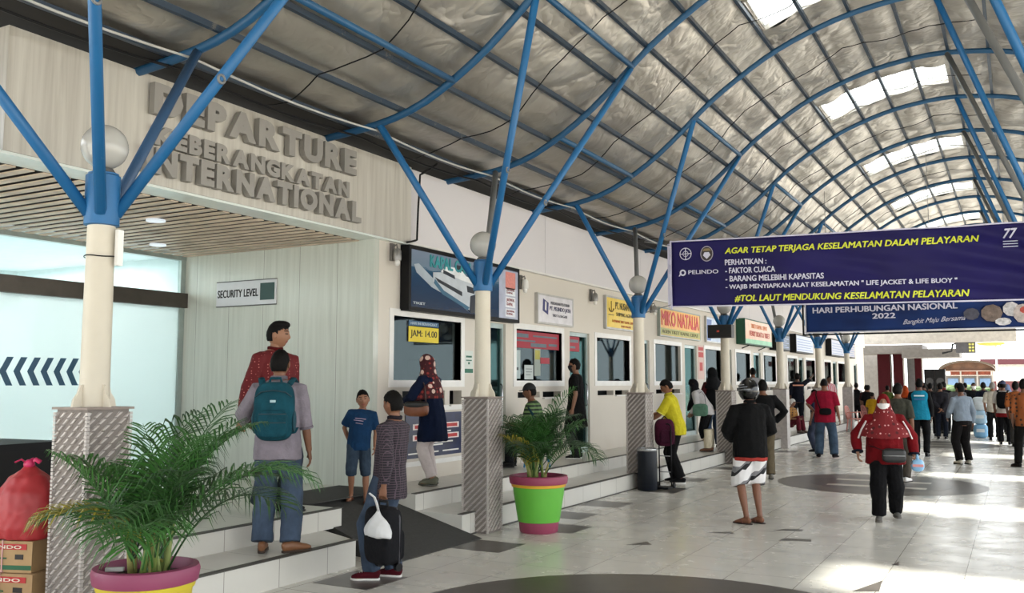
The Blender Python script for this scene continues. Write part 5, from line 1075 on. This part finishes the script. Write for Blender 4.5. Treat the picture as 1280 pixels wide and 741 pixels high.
c = local(p, (-.35, .10, .68)); r = empty('plastic_bag', c, 'small pale blue plastic bag in the hand of the woman in red', 'bag', None, p.rotation_euler.z); q = MB(); q.ell((0, 0, 0), (.075, .05, .075), 18, 12, pw=.8); q.build('bag_body', mat('#86b3d6', .4), r, True); MB().tube([(0, 0, .07), (.0, .0, .13)], [.02, .012], 8).build('handle', mat('#86b3d6', .4), r, True); MB().box((0, .048, 0), (.12, .01, .03)).build('band', mat('#d08a88', .5), r)
# --- crowd in the back
crowd = [
 ('man in olive shirt and white shoes right behind the woman in red', -1.80, 16.85, 14, 1.66, dict(sleeve=.5, mat=fabric('#55554a')), dict(mat=fabric('#6a6258')), dict(mat=mat('#d8d4d0', .5)), 'short', {}),
 ('person in a turquoise printed vest over black, seen from behind', -1.98, 22.9, 4, 1.76, [dict(sleeve=.95, mat=fabric('#18181c'), hem=-.08), dict(name='vest', sleeve=0, mat=fabric('#1f9cc0', .08), hem=-.12, loose=.036)], dict(mat=fabric('#1b1b20')), dict(mat=M_BLACK), 'short', {}),
 ('man in a charcoal jacket holding his hands behind his back', -2.02, 29.9, 3, 1.66, dict(name='jacket', sleeve=.97, mat=fabric('#33323a'), loose=.032), dict(mat=fabric('#1c2436')), dict(mat=M_BLACK, sole=mat('#b8b4b0', .6)), 'short', dict(hR=(.03, -.20, .92), hL=(-.03, -.19, .94), pR=(1, -.2, 0), pL=(-1, -.2, 0))),
 ('man in a grey jacket beside the charcoal jacket man', -1.62, 31.0, 0, 1.66, dict(name='jacket', sleeve=.97, mat=fabric('#77757a'), loose=.03), dict(mat=fabric('#16161c')), dict(mat=M_BLACK), 'short', {}),
 ('man in a pale blue long sleeved shirt and black trousers turned left', -1.04, 21.1, -28, 1.66, dict(sleeve=.97, mat=fabric('#8f9cab', .1), hem=-.05, loose=.014, blouse=.016), dict(mat=fabric('#1b1718'), hem=.08, knee=.085, loose=.03), dict(mat=mat('#b8b2a4', .6)), 'short', dict(hR=(.25, .05, .86), hL=(-.16, .30, .98))),
 ('man in a black jacket with a white mask looking back from the far crowd', -1.35, 35.5, 170, 1.66, dict(name='jacket', sleeve=.97, mat=fabric('#17181e')), dict(mat=fabric('#14141a')), dict(mat=M_BLACK), 'short', dict(extras=dict(mask=mat('#dcdad8', .7)))),
 ('man in a dark navy shirt beside the pale blue sacks', -.98, 33.2, 0, 1.68, dict(sleeve=.5, mat=fabric('#161d34')), dict(mat=fabric('#15161c')), dict(mat=M_BLACK), 'short', {}),
 ('man in a white and red shirt with a black backpack, seen from behind', -.36, 28.1, 4, 1.72, dict(sleeve=.5, mat=fabric('#cfc9c2', .08), hem=-.12), dict(mat=fabric('#17171b')), dict(mat=M_BLACK, sole=mat('#d0ccc8', .6)), 'cap', dict(extras=dict(cap=mat('#2c3450', .8)))),
 ('grey haired man in black standing left of the backpack man', -.66, 30.4, 4, 1.68, dict(sleeve=.5, mat=fabric('#b9b2a6'), hem=-.1), dict(mat=fabric('#17171b')), dict(mat=M_BLACK), 'short', dict(hcol=mat('#77726c', .7))),
 ('woman in orange patterned clothes at the right edge of the far crowd', -.06, 27.4, 5, 1.70, dict(name='tunic', sleeve=.6, mat=batik('#b5601c', '#5a2a14', 14, .3), hem=-.2), dict(mat=fabric('#4a4844')), dict(mat=M_BLACK), 'long', {}),
 ('person in brown and orange cut off by the right picture edge', .10, 20.9, 0, 1.74, dict(sleeve=.6, mat=batik('#a8581c', '#3a2a1c', 12, .3)), dict(mat=fabric('#15130f')), dict(mat=M_BLACK), 'short', dict(fL=(-.16, .0, 0, -40))),
 ('man in black behind the turquoise vest', -2.42, 31.6, 0, 1.66, dict(sleeve=.5, mat=fabric('#131317')), dict(mat=fabric('#141418')), dict(mat=M_BLACK), 'short', {}),
 ('person with an orange headscarf left of the turquoise vest', -3.36, 33.8, 10, 1.56, dict(sleeve=.97, mat=fabric('#5a1c1c')), dict(mat=fabric('#17171b')), dict(mat=M_BLACK), 'hijab', dict(extras=dict(scarf=fabric('#c9501c'), drop=.2))),
 ('child in a yellow shirt sitting among the chairs at the far left', -4.05, 30.9, 30, 1.36, dict(sleeve=.45, mat=fabric('#c79a1c')), dict(mat=fabric('#2a2a30')), dict(mat=M_BLACK), 'buzz', {}),
 ('person in dark red at the far left end of the crowd', -5.0, 36.6, 15, 1.58, dict(sleeve=.5, mat=fabric('#4a2024')), dict(mat=fabric('#1c1c20')), dict(mat=M_BLACK), 'short', {}),
 ('person in a green top in the far left of the crowd', -4.35, 37.4, -10, 1.56, dict(sleeve=.5, mat=fabric('#5a6a30')), dict(mat=fabric('#1c1c20')), dict(mat=M_BLACK), 'short', {}),
 ('person in black left of the red columns', -4.75, 35.2, 20, 1.58, dict(sleeve=.5, mat=fabric('#1b1a1f')), dict(mat=fabric('#1c1c20')), dict(mat=M_BLACK), 'short', {}),
 ('man in black in front of the speaker stack', -3.0, 36.5, -5, 1.66, dict(sleeve=.97, mat=fabric('#101014')), dict(mat=fabric('#141418')), dict(mat=M_BLACK), 'short', {}),
 ('man in dark jacket with a red collar near the speaker stack', -2.15, 33.4, 5, 1.70, dict(name='jacket', sleeve=.97, mat=fabric('#1d1c22'), collar=fabric('#a82430')), dict(mat=fabric('#15151a')), dict(mat=M_BLACK), 'short', {}),
 ('man in navy at the back of the crowd behind the sacks', -.55, 36.0, 0, 1.68, dict(sleeve=.5, mat=fabric('#20305a')), dict(mat=fabric('#15151a')), dict(mat=M_BLACK), 'short', {}),
 ('person with a pale blue headscarf behind the backpack man', -.30, 33.6, 0, 1.60, dict(sleeve=.97, mat=fabric('#2a3a66')), dict(mat=fabric('#15151a')), dict(mat=M_BLACK), 'hijab', dict(extras=dict(scarf=fabric('#7f92b8'), drop=.2))),
 ('man in a black shirt at the centre back of the crowd', -1.75, 38.6, 0, 1.66, dict(sleeve=.5, mat=fabric('#16181d')), dict(mat=fabric('#15151a')), dict(mat=M_BLACK), 'short', {}),
 ('person in dark blue jeans half hidden behind the crimson t-shirt man', -4.35, 23.2, -60, 1.50, dict(sleeve=.5, mat=fabric('#2b3350')), JEANS('#26365a'), dict(mat=M_BLACK), 'short', {}),
]
CR = {}
for lab, x, y, phi, H, tp, bt_, sh_, hr, ex in crowd:
    CR[lab] = person(lab, x, y, 0, phi, H, near=1 if y < 24 else 0, top=tp, bottom=bt_, shoes=sh_, hair=hr, skin=random.choice(['#7f5540', '#8f5f45', '#6f4a38']), **ex)
p = CR['person in a turquoise printed vest over black, seen from behind']
for z, h_, c in ((1.37, .018, '#d9ecf0'), (1.30, .009, '#3a6aa0'), (1.28, .007, '#3a6aa0')): 
    q = MB(); q.tube([(-.11, -.150, z), (0, -.160, z), (.11, -.150, z)], [(.006, h_)]*3, 6); q.build('back_print', mat(c, .6), p)
p = CR['man in a white and red shirt with a black backpack, seen from behind']
c = local(p, (0, -.20, 1.20)); r = empty('backpack', c, 'black backpack on the man in the white and red shirt', 'backpack', None, p.rotation_euler.z); q = MB(); q.ell((0, 0, 0), (.155, .085, .23), 22, 16, pw=.6); q.build('body', fabric('#15151a'), r, True); q = MB(); q.ell((0, -.07, -.08), (.11, .035, .10), 18, 12, pw=.6); q.build('front_pocket', fabric('#1d1d24'), r, True)
for sg in (-1, 1): MB().tube([(sg*.10, .05, .2), (sg*.13, .12, .26), (sg*.14, .24, .22), (sg*.14, .32, .05)], [(.025, .008)]*4, 8).build('strap', fabric('#15151a'), r, True)
q = MB(); q.tube([(.19*cos(a), .14*sin(a)-.005, .80) for a in [2*pi*k/16 for k in range(17)]], [(.01, .06)]*17, 6); q.build('red_hem', fabric('#a8242c'), p)
for k, (z, lab) in enumerate(((0.002, 'pale blue printed sack at the bottom of the stack in the far crowd'), (.415, 'pale blue sack in the middle of the stack in the far crowd'), (.828, 'white topmost sack of the stack in the far crowd'))):
    r = empty('sack', (-1.05, 31.4, z), lab, 'sack'); q = MB(); q.ell((0, 0, .20), (.20, .17, .205), 20, 14, pw=.5); q.build('sack_body', mat(['#7fb0d4', '#a5c4da', '#cdd6dc'][k], .6), r, True); MB().box((0, -.165, .22), (.22, .02, .10)).build('print', mat('#d8e0e6', .6), r)

# ================================================================== POTTED PALMS
def palm(label, x, y, cols, fr_n, hgt, seed, spread=1.0, pw=1.0, leafc=('#28501e', '#356428', '#1c3d16'), stem='#7d8a4a'):
    rnd = random.Random(seed); r = empty('potted_palm', (x, y, 0), label, 'plant')
    prof = [(.205, 0), (.215, .01), (.225, .115), (.235, .12), (.285, .43), (.29, .50), (.305, .505), (.31, .535), (.325, .54), (.335, .60), (.325, .625), (.29, .63), (.275, .60), (.27, .55)]
    q = MB(); seg = 40; wob = lambda a, z: 1+.012*nz(cos(a)*2+seed, sin(a)*2, z*4)
    def part(i0, i1, name, m, cap=False): 
        q = MB(); q.rings([[V3((pw*rr*wob(2*pi*k/seg, z)*cos(2*pi*k/seg), pw*rr*wob(2*pi*k/seg, z)*sin(2*pi*k/seg), z)) for k in range(seg)] for rr, z in prof[i0:i1]], cap); return q.build(name, m, r, 2)
    def paint(c, chip='#b9b0a4', amt=.70): return steel_paint(c, chip, amt, .5)
    part(0, 4, 'pot_foot', paint(cols[0])); part(3, 7, 'pot_body', paint(cols[1])); part(6, 9, 'pot_band', paint(cols[2])); part(8, 14, 'pot_rim', paint(cols[3]))
    q = MB(); q.lathe([(.0, .53), (.27*pw, .565), (.272*pw, .56), (.0, .52)], seg=28); q.build('soil', mat('#5c5248', .95, var=.3, scale=25, bump=.6), r, True)
    cl = [(.12*cos(a)*rnd.uniform(.3, 1), .12*sin(a)*rnd.uniform(.3, 1)) for a in [rnd.uniform(0, 6.28) for _ in range(9)]]
    for cx, cy in cl:
        a = rnd.uniform(0, 6.28); h = rnd.uniform(.22, .45); MB().tube([(cx, cy, .54), (cx+.02*cos(a), cy+.02*sin(a), .54+h*.5), (cx+.06*cos(a), cy+.06*sin(a), .54+h)], [.020, .016, .010], 8).build('stem', mat(rnd.choice([stem, '#6a7a3a', '#8f8a50']), .6), r, True)
    for k in range(fr_n):
        a = 2*pi*k/fr_n*2.4+rnd.uniform(-.3, .3); L = rnd.uniform(.75, 1.05)*hgt; el = rnd.uniform(.85, 1.32) if k % 3 else rnd.uniform(1.2, 1.5); L *= 1-.35*max(0, -.875*cos(a)-.48*sin(a)); bend = rnd.uniform(1.2, 2.1) if el < 1.2 else rnd.uniform(.7, 1.3)
        bx, by = rnd.choice(cl); p = V3((bx, by, .56+rnd.uniform(0, .12))); pts = [p.copy()]; n = 16; e = el
        for i in range(n):
            d = V3((cos(e)*cos(a)*spread, cos(e)*sin(a)*spread, sin(e))).normalized(); p = p+d*L/n; pts.append(p.copy()); e -= bend/n*(.35+1.3*i/n)
        q = MB(); q.tube(pts, [.007-.0055*i/n for i in range(n+1)], 6); nl = 24
        side = V3((-sin(a), cos(a), 0))
        for j in range(nl):
            t = .24+.76*j/nl; f = t*n; i = min(n-1, int(f)); c = pts[i].lerp(pts[i+1], f-i); d = (pts[i+1]-pts[i]).normalized(); up = d.cross(side).normalized(); up = up if up.z > 0 else -up
            ll = (.35*sin(pi*min(1, .22+.78*(j/nl)))**.7*(1-.3*j/nl)+.05)*hgt**.5
            for sg in (1, -1):
                o = (side*sg*.75+d*(.55+.35*j/nl)+up*.28+V3((rnd.uniform(-.1, .1), rnd.uniform(-.1, .1), rnd.uniform(-.12, .06)))).normalized(); w_ = .0078*(1-.25*j/nl); wd = d.cross(o).cross(o).normalized()*1.0
                m0 = c+o*ll*.45+V3((0, 0, -.01)); m1 = c+o*ll*.8+V3((0, 0, -.06*ll/.3)); tip = c+o*ll*1.0+V3((0, 0, -.16*ll/.3)); nn = o.cross(wd)*.0016
                vs = [c-wd*w_*.4, c+wd*w_*.4, m0+wd*w_, m0-wd*w_, m1+wd*w_*.6, m1-wd*w_*.6, tip]; q.add(vs+[v+nn for v in vs], [(0, 1, 2, 3), (3, 2, 4, 5), (5, 4, 6), (10, 9, 8, 7), (12, 11, 9, 10), (13, 11, 12), (0, 3, 10, 7), (1, 8, 9, 2), (2, 9, 11, 4), (3, 5, 12, 10), (5, 6, 13, 12), (4, 11, 13, 6)])
        q.build('frond', mat(rnd.choice(leafc) if k != 7 else '#8f8426', .45, var=.25, scale=3), r)
    return r
palm('large potted palm in a maroon and yellow rimmed pot at the nearest column', -4.43, 3.68, ('#8a3a58', '#c9b52e', '#cdbb30', '#8a3558'), 24, 1.12, 23, 1.0, .88)
MB().box((-.17, -.08, .60), (.10, .03, .02), Matrix.Rotation(.6, 3, 'Z')).build('litter', mat('#c9c9c6', .6), [o for o in bpy.data.objects if o.name.startswith('potted_palm')][0])
palm('potted palm in a green pot with maroon rim beside the second column', -4.80, 9.32, ('#9a3f5c', '#62b53a', '#d9a52c', '#8f3050'), 24, 1.06, 11, .9)

# ================================================================== THINGS ON THE FLOOR
r = empty('trash_bin', (-5.14, 13.70, 0), 'dark blue cylindrical trash bin with a chrome rim at the third column', 'bin')
MB().lathe([(.15, 0), (.155, .01), (.155, .60), (.15, .605)], seg=28).build('body', mat('#0b111b', .4, spec=.3), r, 2); MB().lathe([(.157, .605), (.16, .61), (.16, .64), (.13, .65), (.12, .63), (.12, .61)], seg=28).build('rim', M_CHROME, r, 2)
r = empty('luggage_trolley', (-4.99, 14.05, 0), 'black folding luggage trolley standing right of the dark trash bin', 'trolley'); 
for sx in (-.10, .10): MB().tube([(sx, .06, .02), (sx, .06, .98)], .011, 8).build('rail', M_BLACK, r, True)
MB().tube([(-.10, .06, .98), (-.06, .06, 1.01), (.06, .06, 1.01), (.10, .06, .98)], .012, 8).build('handle', M_BLACK, r, True)
for z in (.25, .5): MB().tube([(-.10, .06, z), (.10, .06, z)], .008, 6).build('crossbar', M_GREY, r, True)
MB().box((0, -.06, .02), (.26, .26, .025)).build('platform', M_BLACK, r)
for sx in (-.13, .13): q = MB(); q.tube([(sx-.014, .09, .045), (sx+.014, .09, .045)], .045, 14); q.build('wheel', M_DARK, r, 2)
r = empty('backpack', (-5.02, 14.18, .66), 'maroon backpack held on the trolley by the man in yellow', 'backpack', None, .7); q = MB(); q.ell((0, 0, .21), (.16, .10, .22), 28, 20, pw=.6); q.build('body', fabric('#5a1638'), r, True); q = MB(); q.ell((0, -.085, .15), (.12, .035, .11), 20, 12, pw=.55); q.build('front_pocket', fabric('#4a1230'), r, True); MB().tube([(-.05, 0, .42), (0, 0, .47), (.05, 0, .42)], .011, 8).build('handle', fabric('#3a0e26'), r, True); MB().tube([(.12, .06, .36), (.20, .10, .2), (.19, .08, .02), (.12, .04, .02)], [(.02, .006)]*4, 8).build('strap', fabric('#3a0e26'), r, True)
r = empty('ash_bin', (-5.08, 18.75, 0), 'slim steel ash bin with a dark top beside the fourth column', 'bin'); MB().lathe([(.10, 0), (.105, .01), (.105, .50), (.10, .51)], seg=24).build('body', mat('#a3a3a1', .3, .8), r, 2); MB().lathe([(.108, .51), (.11, .52), (.10, .60), (.05, .62)], seg=24).build('lid', M_DARK, r, 2)
r = empty('ash_bin', (-4.98, 19.15, 0), 'plain steel ash bin right of the one with the dark top', 'bin'); MB().lathe([(.09, 0), (.095, .01), (.095, .52), (.10, .53), (.10, .56), (.06, .56)], seg=24).build('body', mat('#b0b0ad', .3, .8), r, 2); MB().lathe([(.06, .562), (.055, .572), (.0, .575)], seg=20).build('tray', M_DARK, r)
def chair(label, x, y, rz, c='#d08a80'):
    r = empty('plastic_chair', (x, y, 0), label, 'chair', None, rz); m = mat(c, .45)
    q = MB(); q.ell((0, 0, .43), (.22, .22, .02), 24, 8, pw=.6); q.build('seat', m, r, True)
    for sx in (-1, 1):
        for sy in (-1, 1): MB().tube([(sx*.18, sy*.17, .43), (sx*.22, sy*.21, 0)], [.026, .018], 8).build('leg', m, r, True)
        MB().tube([(sx*.20, -.19, .43), (sx*.235, -.19, .64), (sx*.24, .12, .66), (sx*.22, .17, .43)], .018, 8).build('armrest', m, r, True)
    q = MB(); q.tube([(-.20, -.20, .42), (-.21, -.25, .70), (-.15, -.28, .84), (0, -.29, .87), (.15, -.28, .84), (.21, -.25, .70), (.20, -.20, .42)], [(.022, .014)]*7, 8)
    for k in range(-2, 3): q.tube([(k*.07, -.205, .43), (k*.072, -.265, .70), (k*.065, -.287, .86)], [(.022, .006)]*3, 6)
    q.build('backrest', m, r, True)
chair('pink plastic chair in front of the farthest column', -4.95, 33.3, radians(-100)); chair('pink plastic chair further left of the yellow shirted child', -4.6, 34.6, radians(-60), '#c97f7c')
chair('dark red plastic chair behind the yellow shirted child', -3.9, 32.4, radians(150), '#7a2a2c')
# left edge: cartons, red bags, cloth covered desk
def carton(label, x, y, z, d, rz, c='#a98a62', band='#1f5a3a'):
    r = empty('carton', (x, y, z), label, 'box', None, rz); q = MB(); q.box((0, 0, d[2]/2), d); q.build('body', mat(c, .8, var=.12), r)
    q = MB(); q.box((0, -d[1]/2-.001, d[2]*.16), (d[0]*.98, .004, d[2]*.14)); q.build('print_band', mat(band, .6), r)
    MB().box((d[0]*.08, -d[1]/2-.002, d[2]*.82), (d[0]*.62, .004, d[2]*.18)).build('print', mat('#b02a2c', .6), r)
    q = MB(); q.box((-d[0]*.15, -d[1]/2-.002, d[2]*.45), (d[0]*.3, .004, d[2]*.05)); q.build('print', mat('#2c5a3c', .6), r); q = MB(); q.box((d[0]*.25, -d[1]/2-.002, d[2]*.50), (d[0]*.16, .004, d[2]*.16)); q.build('print', mat('#2a2422', .6), r)
    q = MB(); q.tube([(-.03, -d[1]/2-.004, 0), (-.03, -d[1]/2-.004, d[2]+.004), (-.03, d[1]/2+.004, d[2]+.004)], .005, 5); q.build('string', mat('#d9a7a4', .6), r)
    text('lettering', 'INDO', (-d[0]*.2, -d[1]/2-.005, d[2]*.76), (1, 0, 0), UP, d[0]*.5, d[2]*.11, mat('#e2d6c4', .6), r, .002, .02)
carton('lower carton with a dark blue band in the stack at the left edge', -5.84, 3.86, .241, (.42, .34, .20), .30, '#a58660', '#2a2f5e')
carton('upper carton with a green band under the red plastic bag', -5.86, 3.86, .443, (.36, .30, .20), .36)
def redbag(label, x, y, z, sc, seed):
    r = empty('plastic_bag', (x, y, z), label, 'bag'); m = mat('#a32b30', .5, var=.12)
    q = MB(); q.rings([[V3((sc*a*cos(t), sc*a*.85*sin(t), sc*h)) for t in [2*pi*k/20 for k in range(20)]] for a, h in ((.05, .0), (.21, .005), (.235, .08), (.235, .20), (.21, .32), (.14, .42), (.05, .475), (.028, .50))]); me = remesh(q, .012, 2); wrinkle(me, .013, 10, seed, 1); me.materials.append(m); me.polygons.foreach_set('use_smooth', [True]*len(me.polygons)); link('bag_body', me, r)
    q = MB(); q.ell((0, 0, sc*.505), (.045*sc, .035*sc, .035*sc), 12, 8); q.build('knot', mat('#c02058', .4), r, True)
    for a in (.3, 2.2, 4.1): MB().tube([(0, 0, sc*.50), (sc*.05*cos(a), sc*.05*sin(a), sc*.54), (sc*.09*cos(a), sc*.09*sin(a), sc*.52)], [(.016, .005)]*3, 6).build('tie_end', mat('#c02058', .4), r, True)
redbag('knotted red plastic bag standing on the carton stack', -5.83, 3.86, .645, .95, 2); redbag('second red plastic bag tucked between the carton stack and the nearest column', -5.80, 4.30, .241, .72, 8)
r = empty('covered_desk', (-7.75, 4.55, .424), 'desk covered in black cloth behind the red bags', 'desk', None, .08); MB().bounds((-.75, -.35, .70), (.75, .35, .76)).build('top', M_BLACK, r)
q = MB(); q.bounds((-.75, -.352, .0), (.75, -.335, .70)); q.bounds((.735, -.335, .0), (.752, .35, .70)); q.bounds((-.752, -.335, 0), (-.735, .35, .70)); q.build('cloth', mat('#060607', .85), r)
r = empty('sign_holder', (-7.72, 4.72, 1.186), 'small clear card holder standing on the black desk', 'stand'); MB().box((0, 0, .10), (.24, .02, .18)).build('card', mat('#aeb8b8', .3), r); MB().box((0, 0, .006), (.25, .09, .012)).build('foot', mat('#7d8686', .3), r)

# ================================================================== FAR END
fb = MB(); fb.bounds((-12, 51.9, 3.72), (.05, 52.9, 4.4)); fb.bounds((-.05, 52.0, 3.75), (.05, 53, 4.4)); struct(fb.build('trim_bridge', mat('#a9a39b', .7)))
fb = MB(); fb.bounds((-11, 53.5, 3.25), (-4.4, 57, 3.7)); fb.bounds((-5.4, 53.2, 3.0), (-2.6, 56, 3.45)); struct(fb.build('ceiling_porch', mat('#6b6866', .8)))
struct(MB().bounds((-12, 58, -.1), (-6.9, 58.3, 3.4)).build('wall_porch', mat('#84807c', .8)))
for k, (a, b) in enumerate(((-6.85, -6.2), (-6.05, -5.55), (-4.95, -4.6))):
    r = empty('porch_column', ((a+b)/2, 55.2, -.12), ['first dark red porch column from the left at the far end', 'second dark red porch column at the far end', 'narrow dark red porch column right of the grey pillar'][k], 'column'); w2 = (b-a)/2
    MB().bounds((-w2, -w2, 0), (w2, w2, 3.4)).build('shaft', mat('#35090f', .6, spec=.1), r); MB().bounds((-w2-.05, -w2-.05, 0), (w2+.05, w2+.05, .3)).build('plinth', mat('#b0aca6', .6), r); MB().bounds((w2, -.06, .3), (w2+.07, .06, 3.3)).build('edge_strip', M_WHITE, r)
r = empty('porch_pillar', (-5.15, 56.2, -.12), 'plain grey pillar between the dark red porch columns', 'column'); MB().bounds((-.28, -.2, 0), (.28, .2, 3.4)).build('shaft', mat('#6b6b6c', .7), r); MB().bounds((-.32, -.24, 0), (.32, .24, .25)).build('plinth', mat('#8b8a8a', .7), r)
r = empty('air_conditioner', (-2.05, 52.25, 3.17), 'boxy vent unit with a yellow grille under the far bridge', 'unit'); MB().box((-.2, 0, .28), (.9, .6, .55)).build('casing', mat('#4d4c50', .6), r); q = MB()
for j in range(3):
    for i in range(2): q.box((.0+i*.14, -.31, .12+j*.16), (.10, .03, .10))
q.build('grille', mat('#c9c46a', .5), r)
MB().tube([(-.55, -.2, .5), (-.8, -.2, .45), (-.85, -.2, .1), (-1.3, -.2, .0)], .05, 10).build('duct', M_DARK, r, True)
for k, (x, lab) in enumerate(((-3.85, 'left black stage speaker stack behind the far crowd'), (-3.36, 'right black stage speaker stack behind the far crowd'))):
    r = empty('stage_speaker', (x, 50.3, -.12), lab, 'speaker')
    for j in range(2): q = MB(); q.box((0, 0, .62+j*1.23), (.46, .6, 1.2)); cb = q.build('cabinet', M_BLACK, r); q = MB(); q.tube([(0, -.30, .62+j*1.23), (0, -.315, .62+j*1.23)], .18, 20); q.build('cone', mat('#2b2b2e', .6), cb)
r = empty('hall_building', (-3.2, 76, -.12), 'distant hall with a low arched brown roof over a brick red front', 'building')
n = 18; arch = [(1.95*cos(pi-pi*k/n), 2.72+.72*sin(pi*k/n)) for k in range(n+1)]
q = MB(); q.rings([[V3((x, yy, z)) for x, z in arch+[(x*.95, z-.10) for x, z in reversed(arch)]] for yy in (-.6, 6)]); q.build('roof', mat('#4a3d30', .8), r)
inner = [(x*.93, z-.12) for x, z in arch]
q = MB(); q.prism(inner, 0, .1); q.v = [V3((v.x, .3-v.z, v.y)) for v in q.v]; q.build('gable', mat('#5e4332', .8, var=.3, scale=3), r)
MB().bounds((-1.2, .1, 2.35), (1.5, .18, 2.72)).build('brick_band', mat('#7a3a26', .8, var=.3), r)
for z in (2.30, 2.62): MB().bounds((-1.75, -.1, z), (1.75, .1, z+.05)).build('beam', mat('#a89a8c', .7), r)
MB().bounds((-1.6, .4, 0), (1.6, .6, 2.3)).build('wall', mat('#6f6a66', .8), r)
for x in (-1.6, -.5, .6, 1.6): MB().bounds((x-.05, -.05, 0), (x+.05, .05, 2.65)).build('post', mat('#8f8880', .7), r)
for x in (-1.05, .05, 1.1): MB().bounds((x-.35, .33, 1.5), (x+.35, .4, 2.1)).build('window', mat('#66809f', .3), r)
r = empty('terminal_building', (2.2, 87, -.12), 'distant white building with a dark red roof edge', 'building'); MB().bounds((-4.2, 0, 0), (4, 5, 3.3)).build('wall', mat('#b9b4ae', .7), r); MB().bounds((-4.9, -.5, 3.3), (4.4, 5.4, 3.75)).build('roof_edge', mat('#4d1a22', .6), r); MB().bounds((-4.2, -.05, 0), (4, 0, 1.9)).build('lower_wall', mat('#5a2c2e', .7), r); MB().bounds((-1.9, -.1, .9), (-1.0, -.05, 2.1)).build('door', mat('#8a1c1c', .6), r)
q = MB(); q.ell((0, 0, .75), (2.3, .8, .85), 24, 14, pw=.8); me = remesh(q, .12, 1); wrinkle(me, .16, 2.5, 4, 1); me.materials.append(mat('#33471f', .9, var=.4, scale=2)); hd = link('hedge', me, None, (-3.4, 68, -.12)); tag(hd, 'low green hedge in front of the arched hall', 'hedge')
r = empty('lamp_post', (-1.02, 60, -.12), 'thin white lamp post with a yellow top at the far end', 'lamp post'); MB().tube([(0, 0, 0), (0, 0, 4.0)], .05, 10).build('pole', M_WHITE, r, True); q = MB(); q.ell((-.25, 0, 4.05), (.75, .3, .14), 18, 10); q.build('canopy', mat('#8f8a34', .6), r, True); MB().tube([(0, 0, 4.0), (.9, 0, 3.75)], .025, 8).build('arm', mat('#cfa78a', .6), r, True)
bpy.data.scenes.remove(TMP)
